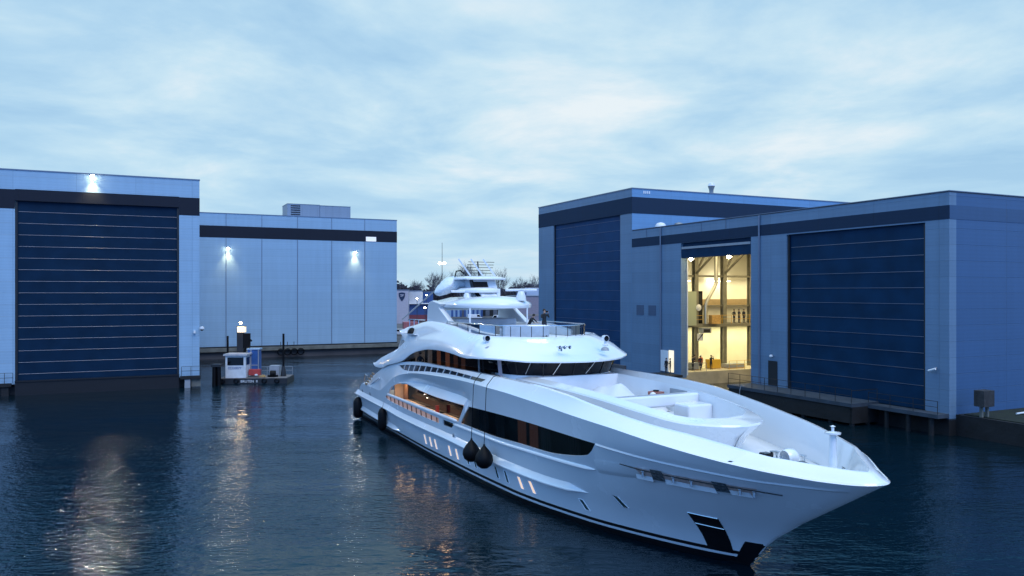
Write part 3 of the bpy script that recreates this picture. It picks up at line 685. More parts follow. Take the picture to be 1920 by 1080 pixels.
# glazing
def glaze(name, i, rng, m, side, parent=Y, inset=.06):
    mb = MB()
    for a in range(len(cs) - 1):
        if not rng((cs[a] + cs[a + 1]) / 2): continue
        p, q = COLS[a], COLS[a + 1]
        v = [(w_[0], -side * (w_[1] - inset), w_[2]) for w_ in (p[i], q[i], q[i + 1], p[i + 1])]
        if abs(p[i + 1][2] - p[i][2]) + abs(q[i + 1][2] - q[i][2]) < .004: continue
        mb.add(v, [(0, 1, 2, 3) if side > 0 else (3, 2, 1, 0)])
    return mb.build(name, m, parent, smooth=30, merge=True)
M['glow_glass'] = mat('lit_pink_glass', (.42, .28, .26), .15, emit=(1.0, .62, .45), estr=.22)
for side in (1, -1):
    w = glaze('main_deck_window', 8, lambda x: 25.3 < x < 40.4, M['glass'], side)
    glaze('bulwark_pane', 8, lambda x: 22.4 < x < 24.3, M['glass_d'], side)
    g = glaze('bulwark_glass', 8, lambda x: 9.9 < x < 21.7, M['glow_glass'], side)
    for k in range(12):
        x = 10.3 + k * 1.0; zl, zh = WIN(x)
        MB().bar((x, -side * (hb(x, zl) - .02), zl), (x, -side * (hb(x, zh) - .02), zh), .045, .05).build('glass_frame', M['steel_d'], g)
    # solid filler where hole strips have no hole: none needed, zero height there
    glaze('rail_glass', 16, lambda x: 13.2 < x < 28.9, M['glass'], side)
    for k in range(12):
        x = 14.5 + k * 1.12; zl, zh = SLOT(x); lv, bu, yb, yt, T = levels(x)
        MB().bar((x, -side * (shoulder(zl, bu, yb, yt, T) - .03), zl), (x, -side * (shoulder(zh, bu, yb, yt, T) - .03), zh), .05, .05).build('rail_post', M['gel2'], Y)
    # curtains and dark room behind the long window
    mb = MB(); rows = [[(x, -side * 3.75, 3.0), (x, -side * 3.75, 4.65)] for x in (24.9, 40.2)]; rows = [[(x, -side * min(3.9, hb(x, 3.4) - .35), 3.0), (x, -side * min(3.9, hb(x, 3.4) - .35), 4.65)] for x in [24.9 + k * .9 for k in range(18)]]
    mb.grid(rows); mb.build('cabin_wall', M['int'], Y)
    for (x0, x1, cm) in ((27.8, 28.9, 'curtG'), (29.9, 31.0, 'curtG'), (32.6, 33.5, 'curtB'), (33.9, 34.75, 'curtB'), (35.1, 36.0, 'curtG'), (37.6, 38.5, 'curtG')):
        mb = MB(); n = 14; rows = []
        for k in range(n + 1):
            x = x0 + (x1 - x0) * k / n; y = hb(x, 3.5) - .24 + .03 * math.sin(k * 2.1); rows.append([(x, -side * y, 3.05), (x, -side * (y + .04), 4.62)])
        mb.grid(rows); mb.build('curtain', mat('curtain_lit', (.34, .17, .10), .7, emit=(1, .45, .25), estr=.045) if cm == 'curtB' else M['curtG'], Y)
# mouldings along the hull
def strake(name, zf, x0, x1, out, up, dn, m, taper=1.2, step=.3, secfn=None, sides=(1, -1)):
    for side in sides:
        rows = []; x = x0
        while x <= x1 + 1e-6:
            z = zf(x); k = min(1, max(.02, (x1 - x) / taper)) * min(1, max(.05, (x - x0) / .3))
            o_ = out * k
            rows.append([(x, -side * (hb(x, z + up * k) - .03), z + up * k), (x, -side * (hb(x, z) + o_ * .75), z + .05 * k), (x, -side * (hb(x, z) + o_), z), (x, -side * (hb(x, z) + o_), z - .05 * k), (x, -side * (hb(x, z - dn * k) - .03), z - dn * k)])
            x += step
        MB().grid(rows, flip=side > 0).build(name, m, Y, smooth=45)
strake('rubbing_strake', cv([(.6, 2.2), (9.8, 2.10), (14.3, 1.95), (22.4, 1.93), (26.4, 1.86), (31, 1.76), (35, 1.76), (38.4, 1.86)]), .6, 38.4, .27, .34, .10, M['gel'])
strake('window_sill', cv([(24.1, 2.95), (30.4, 2.95), (34.3, 3.07), (39.7, 3.22)]), 24.1, 39.8, .09, .10, .05, M['gel'], taper=.6)
strake('bulwark_rail', cv([(10.4, 3.2), (14, 3.2), (25, 3.2)]), 10.4, 25.0, .07, .10, .09, M['gel'], taper=.5)
strake('stern_step', cv([(0.6, .95), (9, .78), (13, .7)]), .6, 13, .22, .30, .1, M['gel'])
# crease catching light along the bow flare
for side in (1, -1):
    mb = MB(); rows = []
    x = 40.5
    CR = cv([(40.4, 4.50), (43, 4.42), (46, 4.32), (48.2, 4.26), (50, 4.26), (50.9, 4.33)])
    while x < 50.4:
        z = CR(x); rows.append([(x, -side * (hb(x, z + .07) - .002), z + .07), (x, -side * (hb(x, z) + .045 * min(1, (50.4 - x) / 1.5)), z - .01), (x, -side * (hb(x, z - .05) - .01), z - .05)]); x += .2
    mb.grid(rows, flip=side > 0); mb.build('spray_knuckle', M['gel'], Y, smooth=20)
    mb = MB(); rows = []; x = 39.9
    KN = cv([(39.9, 3.24), (42.6, 3.42), (45, 3.44), (46.7, 3.32), (48.2, 3.24)])
    while x < 48.2:
        z = KN(x); rows.append([(x, -side * (hb(x, z + .5) - .004), z + .5), (x, -side * (hb(x, z + .1) + .05 * min(1, (48.2 - x) / 2) + .002), z + .1), (x, -side * (hb(x, z) + .02 * min(1, (48.2 - x) / 2)), z), (x, -side * (hb(x, z - .12) - .01), z - .12)]); x += .2
    mb.grid(rows, flip=side > 0); mb.build('flare_knuckle', M['gel'], Y, smooth=25)
def patch(mb, poly4, off, side=1, n=10, m_=4, mi=0):
    """poly4: (x,z) corners aft-low, fwd-low, fwd-high, aft-high, laid on the hull surface"""
    rows = []
    for i in range(n + 1):
        u = i / n; r_ = []
        for j in range(m_ + 1):
            v = j / m_
            x = (1 - v) * ((1 - u) * poly4[0][0] + u * poly4[1][0]) + v * ((1 - u) * poly4[3][0] + u * poly4[2][0])
            z = (1 - v) * ((1 - u) * poly4[0][1] + u * poly4[1][1]) + v * ((1 - u) * poly4[3][1] + u * poly4[2][1])
            r_.append((x, -side * (hb(x, z) + off), z))
        rows.append(r_)
    mb.grid(rows, mi, flip=side < 0); return mb
M['port_lit'] = mat('lit_porthole', (.9, .7, .5), .3, emit=(1.0, .66, .42), estr=.8)
M['port_dark'] = mat('dark_porthole', (.03, .07, .07), .1, spec=.7)
ports = [(18.9, 1), (19.92, 1), (20.85, 1), (23.25, 1), (24.4, 1), (26.0, 0), (27.05, 0), (29.9, 0), (31.05, 0), (32.6, 1), (33.7, 1), (37.7, 0), (40.3, 2)]
for side in (1, -1):
    for (x, lit) in ports:
        zc = 1.86 if lit == 2 else 1.13; w_, hh, sl_ = .15, .30, .12
        if x > 37: hh = .25
        fr_ = MB()
        ring = [(x - w_ + sl_, zc + hh), (x + w_ + sl_, zc + hh), (x + w_ - sl_, zc - hh), (x - w_ - sl_, zc - hh)]
        ring = [(x + sl_ * (q[1] - zc) / hh * -1 + (w_ if k in (1, 2) else -w_), q[1]) for k, q in enumerate(ring)]
        pts3 = [(a, -side * (hb(a, b_) + .012), b_) for a, b_ in ring]
        fr_.tube(pts3, .022, 6, closed=True)
        f_ = fr_.build('porthole', M['gel'], Y, smooth=60)
        pm = MB(); patch(pm, (ring[3], ring[2], ring[1], ring[0]), .010, side, 3, 3)
        pm.build('pane', M['port_lit'] if lit == 1 else M['port_dark'], f_)
# mooring station opening, anchor pocket, forefoot
for side in (1, -1):
    mb = MB(); patch(mb, ((42.75, 3.50), (47.2, 3.56), (47.6, 3.93), (42.6, 3.92)), .10, side, 20, 3)
    ms_ = mb.build('mooring_recess', mat('copper_recess', (.62, .44, .38), .4, var=.35, vscale=4), Y)
    mb = MB()
    for (xa, xb, za) in ((42.5, 43.3, 3.41), (43.9, 45.95, 3.44), (46.5, 47.2, 3.5)):
        rows = []
        for k in range(9):
            x = xa + (xb - xa) * k / 8; rows.append([(x, -side * (hb(x, za - .06) + .02), za - .06), (x, -side * (hb(x, za) + .21), za), (x, -side * (hb(x, za) + .22), za + .03), (x, -side * (hb(x, za + .2) + .11), za + .2)])
        mb.grid(rows, flip=side < 0)
    mb.build('fairlead_lip', M['gel'], ms_, smooth=40)
    mb = MB(); patch(mb, ((43.28, 3.5), (43.87, 3.52), (44.06, 4.0), (43.5, 4.0)), .14, side, 4, 4); patch(mb, ((45.92, 3.53), (46.47, 3.56), (46.63, 3.98), (46.09, 3.98)), .14, side, 4, 4)
    mb.build('fairlead_frame', mat('fairlead_steel', (.20, .22, .24), .25, metal=.5, var=.6, vscale=7), ms_, smooth=40)
    mb = MB()
    mb.tube([(x, -side * (hb(x, z) + .16), z) for x, z in [(41.9, 3.93), (43, 3.86), (44.5, 3.85), (46, 3.85), (47.2, 3.86), (48.3, 3.80)]], .022, 6)
    mb.build('hand_rail', M['steel_d'], ms_)
    for x in (42.95, 44.35, 45.1, 46.9, 47.35): MB().lathe([(.06, -.16), (.06, .02), (.10, .05), (.10, .10), (0, .13)], (x, -side * (hb(x, 3.7) + .15), 3.74), 8).build('bollard', M['chrome'], ms_, smooth=50)
    mb = MB(); patch(mb, ((43.52, .45), (44.42, .42), (44.80, 2.08), (43.62, 2.12)), .02, side, 6, 10); ap = mb.build('anchor_pocket', M['boot'], Y, smooth=30)
    mb = MB()
    for (a, b_) in (((43.64, 2.11), (44.79, 2.07)), ((43.62, 1.62), (44.68, 1.56))):
        mb.tube([(a[0] + (b_[0] - a[0]) * k / 5, -side * (hb(a[0] + (b_[0] - a[0]) * k / 5, a[1] + (b_[1] - a[1]) * k / 5) + .035), a[1] + (b_[1] - a[1]) * k / 5) for k in range(6)], .022, 6)
    mb.build('anchor_bar', M['chrome'], ap)
    mb = MB(); patch(mb, ((44.55, -.3), (45.0, -.3), (45.55, 1.12), (45.45, 1.1)), .02, side, 3, 8); rows = []
    mb = MB()
    for i in range(9):
        z = -.3 + 1.42 * i / 8; xs_ = STEM(z); d_ = .06 + (1.15 if z > 0 else 1.0) * (.42 + .3 * (z + .3) / 1.4) ; d_ = .55 + .1 * (z + .3); r_ = []
        for j in range(7): x = xs_ - d_ * (1 - j / 6); r_.append((x, -side * (hb(x, z) + .015), z))
        rows.append(r_)
    mb.grid(rows, flip=side > 0); mb.build('forefoot_guard', M['boot'], Y, smooth=40)
# decks
def deckplate(name, z, x0, x1, m, ins=.15, under=None, step=.5, zf=None, sh=None):
    rows = []; x = x0
    while x <= x1 + .01:
        zz_ = zf(x) if zf else z; y = max(.01, min(hb(x, zz_) - ins, (sh(x) if sh else 9))); rows.append([(x, -y, zz_), (x, 0, zz_ + .02), (x, y, zz_)]); x += step
    return MB().grid(rows, flip=True).build(name, m, Y)
deckplate('main_deck', 2.25, .8, 26.5, M['teak'])
d_ = deckplate('upper_deck', 4.98, 7.5, 32, M['gel2'], ins=.5)
deckplate('upper_deck_soffit', 4.72, 11, 30, M['gel2'], ins=.42)
DZ = cv([(30, 4.75), (38, 4.45), (44, 4.05), (48, 3.95), (50, 4.25), (51, 4.5)])
deckplate('foredeck', 0, 26, 50.9, M['gel2'], ins=.3, zf=DZ, sh=lambda x: max(.02, TOPB(x) - .2), step=.3)
for side in (1, -1):
    rows = []; x = 11
    while x < 50.95:
        T = TOPZ(x); y0 = max(0, TOPB(x) - .15); dz = DZ(x) if x > 30 else 4.98; y1 = max(0, min(y0 - .08, hb(x, dz) - .28))
        if x > BOWC[0][-1][0] - .1: break
        rows.append([(x, -side * y0, T + .015), (x, -side * max(0, y0 - .04), T - .12), (x, -side * (y1 + (y0 - y1) * .35), dz + .35), (x, -side * y1, dz)]); x += .3 if x < 49 else .12
    for col in BOWC:
        x, y0, T = col[-1]; dz = DZ(x); y1 = max(0, min(y0 - .08, hb(x, dz) - .28))
        rows.append([(x, -side * y0, T - .005), (x - .02, -side * max(0, y0 - .04), T - .12), (x - .1, -side * max(0, (y1 + (y0 - y1) * .35)), min(T - .15, dz + .3)), (x - .15, -side * y1, min(T - .2, dz))])
    MB().grid(rows, flip=side < 0).build('bulwark_lining', M['gel'], Y, smooth=40)
# saloon, lit side decks
for side in (1, -1):
    mb = MB(); mb.grid([[(x, -side * 3.45, 2.25), (x, -side * 3.45, 4.72)] for x in (12.2, 16, 20, 25.4)], flip=side > 0)
    sa = mb.build('saloon_glass', M['glass_d'], Y)
    mb = MB(); mb.box(25.35, 26.6, -4.4 if side > 0 else 3.3, -3.3 if side > 0 else 4.4, 2.26, 4.7); mb.build('side_door_wall', M['warmwall'], Y)
    mb = MB()
    mb.box(11.2, 12.2, *sorted((-side * 3.5, -side * 2.5)), 2.27, 4.7); mb.build('aft_cabinet', mat('brown_leather', (.30, .17, .10), .6, var=.2), Y)
    mb = MB()
    for (xa, xb, za, zb) in ((12.3, 16.2, 2.27, 2.95), (16.4, 19.0, 2.27, 2.9), (19.9, 22.6, 2.27, 2.95)): mb.box(xa, xb, *sorted((-side * 3.75, -side * 3.5)), za, zb)
    mb.build('deck_locker', M['warmwall'], Y)
    MB().box(19.35, 19.55, *sorted((-side * 3.95, -side * 3.75)), 2.27, 3.42).build('red_extinguisher_case', M['red'], Y)
    mb = MB()
    for k in range(7): mb.lathe([(0, 0), (.045, .0), (.03, .04)], (13.2 + .55 * k, -side * 3.5, 4.62 - .18 * k), 6)
    mb.build('light_string', mat('string_light', (1, 1, 1), .5, emit=(1, .85, .7), estr=4), Y)
    for (x, e) in ((12.0, 26), (14.5, 30), (18, 30), (21.5, 30), (24.7, 30)):
        l = bpy.data.lights.new('side_deck_light', 'AREA'); o = bpy.data.objects.new('side_deck_light', l); COL.objects.link(o); o.parent = Y
        o.location = (x, -side * 3.95, 4.24); l.energy = e * .7; l.color = (1, .64, .36); l.size = .5
    # upper deck saloon glass, from the arch to the wheelhouse
    mb = MB(); mb.grid([[(x, -side * 3.65, 4.98), (x, -side * 3.75, 7.4)] for x in (13.5, 17, 20, 24, 28.4)], flip=side > 0)
    mb.build('upper_saloon_glass', M['glass'], Y)
    mb = MB(); mb.grid([[(x, -side * 2.6, 4.98), (x, -side * 2.6, 7.4)] for x in (13.5, 28.4)], flip=side > 0); mb.build('upper_saloon_wall', M['int'], Y)
    for (x0, x1, k) in ((18.55, 19.3, 1), (20.15, 20.95, 1), (21.6, 22.35, 0), (22.9, 23.6, 0)):
        mb = MB(); n = 10; mb.grid([[(x0 + (x1 - x0) * q / n, -side * (3.5 + .03 * math.sin(q * 2)), 5.0), (x0 + (x1 - x0) * q / n, -side * (3.55 + .03 * math.sin(q * 2)), 7.3)] for q in range(n + 1)])
        mb.build('curtain', mat('curtain_warm', (.42, .18, .09), .7, emit=(1, .40, .2), estr=.16 if k else .05), Y)
    mb = MB(); mb.bar((26.4, -side * 3.78, 5), (26.4, -side * 3.86, 7.3), .09, .08); mb.build('window_post', M['grey'], Y)
    if side > 0: MB().bar((29.25, -3.62, 5), (29.15, -3.82, 7.3), .18, .12).build('window_post', mat('mauve_post', (.45, .38, .42), .5), Y)
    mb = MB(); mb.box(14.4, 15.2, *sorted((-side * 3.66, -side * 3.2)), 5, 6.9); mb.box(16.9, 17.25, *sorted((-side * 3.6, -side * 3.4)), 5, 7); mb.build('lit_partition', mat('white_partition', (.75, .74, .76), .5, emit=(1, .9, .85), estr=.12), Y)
mb = MB(); mb.box(13.3, 13.5, -3.6, 3.6, 4.98, 7.3); mb.build('saloon_bulkhead', M['int'], Y)
MB().box(10.5, 10.65, -4.0, 4.0, 2.27, 4.7).build('stair_bulkhead', M['warmwall'], Y)
# ---- superstructure shell: path runs starboard aft -> nose -> port aft
ARCH = cv([(5.9, 5.15), (6.3, 5.0), (7.0, 4.95), (8.5, 5.02), (10.5, 5.42), (13.7, 5.93), (14.6, 6.15), (16.0, 6.60), (17.8, 6.97), (20.4, 7.26), (22.8, 7.33), (24.7, 7.28), (26.4, 7.18), (28.3, 7.16), (32, 7.2)])
CRE = cv([(5.9, 5.25), (6.15, 5.45), (7, 5.70), (9, 6.12), (11.6, 6.68), (13.5, 7.35), (14.4, 7.70), (17.8, 8.10), (20.4, 8.28), (24, 8.22), (27.1, 8.0), (28.6, 7.86), (32, 7.8)])
TOP = cv([(11.8, 8.12), (12.3, 8.27), (12.9, 8.40), (15, 8.68), (16.7, 8.93), (18, 9.02), (21.7, 8.86), (25, 8.52), (28, 8.45), (32, 8.45)])
NOSE = cv([(0, 32.35), (1, 32.18), (2, 31.75), (3, 31.1), (4, 30.2), (4.5, 29.4), (4.75, 28.6), (4.87, 27.3)])
def st_aft(x):
    w = 4.55 - .2 * sm(12, 6, x) + .32 * sm(13, 27, x)
    P0 = Vector((x, w, ARCH(x))); P1 = Vector((x, w - .38 - .12 * sm(14, 20, x), CRE(x)))
    P2 = Vector((x, 3.72, TOP(x)))
    return P0, P1, P2
stations = [(x, st_aft(x)) for x in [5.9, 6.3, 6.8, 7.4, 8, 9, 10, 11, 12, 12.4, 12.8, 13.2, 13.5, 14, 14.6, 15.2, 16, 17, 18, 19, 20, 21, 22, 23, 24, 25, 26, 27]]
RN = 28.9
nose = []
nn = 26
for k in range(1, nn + 1):
    f = k / nn; yo = 4.87 * math.cos(f * math.pi / 2) ** .8 if k < nn else 0
    xo = NOSE(yo); 
    yr = 3.2 * math.cos(f * math.pi / 2) ** .9 if k < nn else 0
    xr = 27.0 + (RN - 27.0) * math.sin(f * math.pi / 2)
    P0 = Vector((xo, yo, 7.18 + .10 * math.sin(min(1, f * 1.6) * math.pi))); P2 = Vector((xr, yr, 8.45 - .05 * f))
    q = P0.lerp(P2, .34); zc = 7.80 + (8.0 - 7.8) * (1 - f) * 1.0; P1 = Vector((q.x, q.y, 7.56 + .44 * (1 - f) ** 1.6))
    # blend the first few with the aft law
    if f < .35:
        g = 1 - f / .35; P2.y += g * .42; P1.y += g * .25
    nose.append((None, (P0, P1, P2)))
full = stations + nose
def bez(a, b, c, t): return a * (1 - t) ** 2 + b * (2 * t * (1 - t)) + c * t * t
def section(P):
    P0, P1, P2 = P; out = [P0 + Vector((0, 0, 0))]
    n = 5
    lip = P0 + Vector((0, 0, .07)); out = [P0, lip]
    mid = (lip + P1) / 2; mid.y += (.16 if P0.x < 26 else .03) * (1 if P1.z > lip.z + .3 else 0) * min(1, P0.y)
    for i in range(1, n + 1): out.append(bez(lip, mid, P1, i / n))
    m2 = (P1 + P2) / 2; m2.z += (.14 if P2.z > 8.5 else .02); m2.y += .05 * min(1, P0.y)
    for i in range(1, n + 1): out.append(bez(P1, m2, P2, i / n))
    return out
secs = [section(P) for _, P in full]
k13 = next(i for i, (x, _) in enumerate(full) if x == 12)
mb = MB()
lo = [s_[:7] for s_ in secs]; hi = [[Vector(p) for p in s_[6:]] for s_ in secs[k13:]]
for r_ in hi:
    if r_[0].x < 13.5:
        za = 7.36 + (13.5 - r_[0].x) * .5; zt_ = r_[-1].z
        for j, p in enumerate(r_): p.z = za + (zt_ - za) * j / (len(r_) - 1); p.y = 4.1 - .35 * (j / (len(r_) - 1)) ** 2
for side in (1, -1):
    tr_ = lambda rr: [[(p.x, -side * p.y, p.z) for p in r_] for r_ in rr]
    mb.grid(tr_(lo), flip=side < 0); mb.grid(tr_(hi), flip=side < 0)
    # coaming inner wall down to the sun deck floor
    rows = [[(p[-1].x, -side * p[-1].y, p[-1].z), (p[-1].x - (.12 if i > 20 else 0), -side * max(0, p[-1].y - .14), p[-1].z), (p[-1].x - (.15 if i > 20 else 0), -side * max(0, p[-1].y - .18), 8.16)] for i, p in enumerate(secs[k13:])]
    mb.grid(rows, flip=side < 0)
    # soffit
    rows = [[(p[0].x, -side * p[0].y, p[0].z), (p[0].x - (.9 if i > 25 else 0), -side * max(0, p[0].y - .9), p[0].z + .12)] for i, p in enumerate(secs)]
    mb.grid(rows, flip=side > 0)
    # aft wing closures
    s0 = secs[0]; mb.add([(p.x, -side * p.y, p.z) for p in s0[:7]] + [(p.x + .2, -side * (p.y - 1.2), p.z) for p in s0[:7]], [(i, i + 1, i + 8, i + 7) for i in range(6)])
    s1 = secs[k13]; mb.add([(p.x, -side * p.y, p.z) for p in s1[6:]] + [(p.x - .35, -side * (p.y - 1.5), p.z - .05) for p in s1[6:]], [(i, i + 1, i + 7, i + 6) for i in range(5)])
mb.build('superstructure', M['gel'], Y, smooth=40, merge=True)
# overhang tops: upper deck aft and sun deck aft, decks
mb = MB()
rows = []
for x in (5.9, 6.3, 7, 8, 9, 10, 11, 12, 13.4):
    P0, P1, P2 = st_aft(x); dx = -.8 * sm(8, 5.9, x); rows.append([(x, -P1.y, P1.z), (x + dx * .7, -P1.y * .6, 5.1 if x > 7 else 5.12), (x + dx, 0, 5.1 if x > 7 else 5.15), (x + dx * .7, P1.y * .6, 5.1 if x > 7 else 5.12), (x, P1.y, P1.z)])
MB().grid(rows, flip=True).build('aft_deck', M['gel2'], Y)
rows = []
for x in (12.2, 12.5, 13, 14, 16, 18, 20, 22, 24, 26, 27, 28, 28.8, 29.3):
    w = 3.6 if x < 26.5 else 3.6 * math.sqrt(max(.02, 1 - ((x - 26.5) / 3.1) ** 2)); zt = 8.14
    rows.append([(x, -w, zt), (x, 0, zt + .02), (x, w, zt)])
MB().grid(rows, flip=True).build('sun_deck', M['gel2'], Y)
MB().box(12.2, 28.4, -3.9, 3.9, 7.42, 7.55).build('sun_deck_soffit', M['gel2'], Y)
MB().tube([(6.2, -3.2, 5.9), (5.1, -2.2, 5.95), (4.9, 0, 5.95), (5.1, 2.2, 5.95), (6.2, 3.2, 5.9)], .04, 6).build('aft_rail', M['chrome'], Y)
mb = MB()
for (x, y) in ((6.1, -3.1), (5.1, -2.1), (4.92, -.7), (4.92, .7), (5.1, 2.1)): mb.tube([(x, y, 5.05), (x, y, 5.93)], .025, 5)
mb.build('rail_stanchion', M['chrome'], Y)
# vent scoop on the fascia
for side in (1, -1):
    mb = MB(); mb.lathe([(0, .0), (.34, .02), (.30, .22), (.14, .40), (0, .44)], (14.9, -side * 4.08, 8.02), 12); o = mb.build('exhaust_scoop', M['black'], Y, smooth=50)
    MB().bar((13.9, -side * 4.22, 8.0), (16.3, -side * 4.22, 8.03), .34, .05).build('scoop_ledge', M['gel'], o)
# wheelhouse wrap-around glass
mb = MB(); rows = []; rows2 = []
for k in range(-24, 25):
    a = k / 24 * math.pi / 2; s_, c_ = math.sin(a), math.cos(a)
    sg_ = 1 if s_ >= 0 else -1
    yb_ = 3.55 * sg_ * abs(s_) ** .85; xb_ = 27.6 + 3.75 * max(0, c_) ** .85; yt_ = 3.85 * sg_ * abs(s_) ** .85; xt_ = 27.6 + 4.15 * max(0, c_) ** .85
    rows.append([(xb_, yb_, 6.40), (xt_, yt_, 7.26)]); rows2.append([(xb_ + .06, yb_ * 1.02, 4.7), (xb_ + .04, yb_ * 1.02, 6.32), (xb_ + .01, yb_, 6.40)])
wg = MB().grid(rows, flip=False).build('wheelhouse_window', mat('wheelhouse_glass', (.004, .005, .009), .06, spec=.22), Y, smooth=60)
MB().grid(rows2).build('wheelhouse_coaming', M['gel'], Y, smooth=50)
mb = MB()
for k in (-15, -8, -1, 6, 13): r_ = rows[24 + k]; mb.bar(Vector(r_[0]) * 1.0005, Vector(r_[1]) * 1.0005, .05, .05)
mb.build('mullion', M['boot'], wg)
mb = MB()
for k in (-13, -6, 1): r_ = rows[24 + k]; p0 = Vector(r_[0]); p1 = Vector(rows[24 + k + 2][1]); d0 = Vector((.10, 0, 0)); mb.tube([p0.lerp(p1, .1) + d0, p0.lerp(p1, .95) + d0], .022, 5)
mb.build('wiper', M['chrome'], wg)
# fascia fittings
def spot(x, y, z, nm='searchlight'):
    r_ = empty(nm, (x, y, z)); r_.parent = Y
    MB().lathe([(.16, 0), (.17, .06), (.07, .10), (.06, .26)], n=12).build('base', M['gel'], r_, smooth=50)
    MB().lathe([(.14, -.2), (.19, -.12), (.19, .14), (.0, .15)], (0, 0, .42), 12, axis='x').build('housing', M['gel'], r_, smooth=50)
    MB().lathe([(0, .152), (.16, .155)], (0, 0, .42), 12, axis='x').build('lens', M['glass_d'], r_)
spot(27.9, -4.02, 7.95); spot(31.0, 2.0, 7.95)
for (x, y) in ((28.35, -4.12), (31.45, 1.7)): MB().lathe([(.24, 0), (.2, .14), (.06, .22), (0, .22)], (x, y, 7.72), 14).build('light_pod', M['grey'], Y, smooth=50)
mb = MB()
for (x, y, l_) in ((31.0, -.9, .5), (31.15, -.65, .42), (31.1, -1.2, .36), (31.3, -1.0, .3)):
    mb.lathe([(.03, 0), (.035, l_ * .6), (.10, l_)], (x, y, 7.98), 8, axis='x')
mb.bar((31.1, -1.0, 7.75), (31.1, -1.0, 7.98), .1, .3); mb.build('horn', M['chrome'], Y, smooth=50)
# sun deck glass rail
RAILP = []
for k in range(-20, 21):
    a = k / 20 * math.pi / 2; s_ = math.sin(a); c_ = max(0, math.cos(a)); RAILP.append((26.4 + 2.45 * c_ ** .9, 3.02 * (1 if s_ > 0 else -1) * abs(s_) ** .9 if s_ else 0))
path = [(x, -3.12 - .0) for x in (19.4, 21.2, 23, 24.8)] + RAILP + [(x, 3.12) for x in (24.8, 23, 21.2)]
zb_ = lambda x: 8.44 if x > 25 else TOP(x) - .02
mb = MB(); mb.grid([[(x, y, zb_(x) + .03), (x, y, 9.02)] for x, y in path]); rg = mb.build('rail_glass', M['glass_c'], Y)
MB().tube([(x, y, 9.04) for x, y in path], .035, 6).build('hand_rail', M['chrome'], Y, smooth=60)
for i in (0, 1, 2, 3, 6, 9, 12, 15, 18, 21, 24, 27, 30, 33, 36, 39, 42, 45):
    x, y = path[min(i, len(path) - 1)]; MB().tube([(x, y, 8.2), (x, y, 9.03)], .022, 5).build('rail_post', M['steel_d'], Y)
# sun deck furniture
mb = MB(); mb.box(20.5, 24.5, -1.0, 1.4, 8.16, 8.62); mb.box(24.4, 24.8, -1.4, 1.8, 8.16, 8.95); mb.box(16.5, 19.2, -2.2, 2.2, 8.16, 9.15); mb.build('sun_deck_furniture', mat('covered_furniture', (.45, .47, .52), .8, var=.1), Y, bevel=.08)
# hard top
def rr(x0, x1, w, nose_r, n=10):
    pts = [(x0, -w), ]
    for k in range(n + 1):
        a = -math.pi / 2 + math.pi * k / n; pts.append((x1 - nose_r + nose_r * math.cos(a), w * math.sin(a)))
    pts.append((x0, w)); return pts
def slab(poly, z0, z1, crown, m, name, inset=.35, parent=Y):
    cxm = sum(p[0] for p in poly) / len(poly); mb = MB(); rings = []
    for (s_, z) in ((.985, z0), (1, z0 + (z1 - z0) * .35), (.99, z0 + (z1 - z0) * .75), (.955, z1), (.7, z1 + crown * .75), (.2, z1 + crown), (.0, z1 + crown)): rings.append([(cxm + (x - cxm) * s_, y * s_, z) for x, y in poly])
    mb.grid(rings, closed=True); mb.add([(x, y, z0) for x, y in [(cxm + (a - cxm) * .985, b_ * .985) for a, b_ in poly]], [list(range(len(poly)))[::-1]])
    return mb.build(name, m, parent, smooth=50, merge=True)
slab(rr(15.15, 22.9, 2.7, 3.2), 9.95, 10.32, .42, M['gel'], 'hard_top')
for side in (1, -1):
    poly = [(15.05, 8.75), (15.2, 10.0), (15.45, 10.28), (16.2, 10.42), (18.0, 10.2), (17.5, 9.95), (18.0, 9.7), (19.9, 8.85), (17.5, 8.9)]
    MB().prism(poly, 2.62, 3.0, fn=lambda a, b, c: (a, -side * c, b)).build('hard_top_leg', M['gel'], Y, bevel=.06)
mb = MB(); mb.box(15.1, 15.5, -2.7, 2.7, 9.7, 10.2); mb.build('hard_top_beam', M['gel'], Y, bevel=.1)
for (x, y) in ((22.1, -2.6), (22.3, 1.45)): MB().tube([(x, y, 8.16), (x, y, 10.0)], .055, 8).build('hard_top_post', M['gel'], Y)
# radar mast
slab([(16.2, -1.3), (18.2, -1.75), (19.3, -1.1), (19.6, 0), (19.3, .8), (18.2, 1.15), (16.2, 1.1)], 10.98, 11.25, .12, M['gel'], 'mast_wing')
slab([(15.6, -1.5), (17.6, -1.85), (18.9, -1.5), (19.3, 0), (18.9, 1.5), (17.6, 1.7), (15.6, 1.5)], 11.88, 12.02, .14, M['gel'], 'mast_wing')
mb = MB(); mb.prism([(15.6, 10.4), (16.9, 11.1), (18.9, 11.1), (20.4, 10.35)], -.62, .62, fn=lambda a, b, c: (a, c, b)); mb.build('mast_pylon', M['gel'], Y, bevel=.12)
MB().prism([(18.8, 11.0), (20.0, 10.45), (19.2, 10.5), (18.2, 10.95)], -.66, .66, fn=lambda a, b, c: (a + .05, c, b)).build('pylon_window', M['glass_d'], Y)
mb = MB(); mb.prism([(16.0, 11.2), (15.6, 11.95), (18.4, 11.95), (18.9, 11.2)], -.9, .9, fn=lambda a, b, c: (a, c, b)); mb.build('mast_housing', mat('pale_housing', (.66, .72, .78), .5, var=.05), Y, bevel=.08)
MB().prism([(18.2, 11.3), (17.9, 11.9), (18.3, 11.9), (18.75, 11.3)], -.93, .2, fn=lambda a, b, c: (a + .12, c, b)).build('mast_window', M['glass_d'], Y)
MB().box(19.0, 19.28, .62, .9, 10.2, 11.25).build('mast_post', M['gel'], Y, bevel=.03)
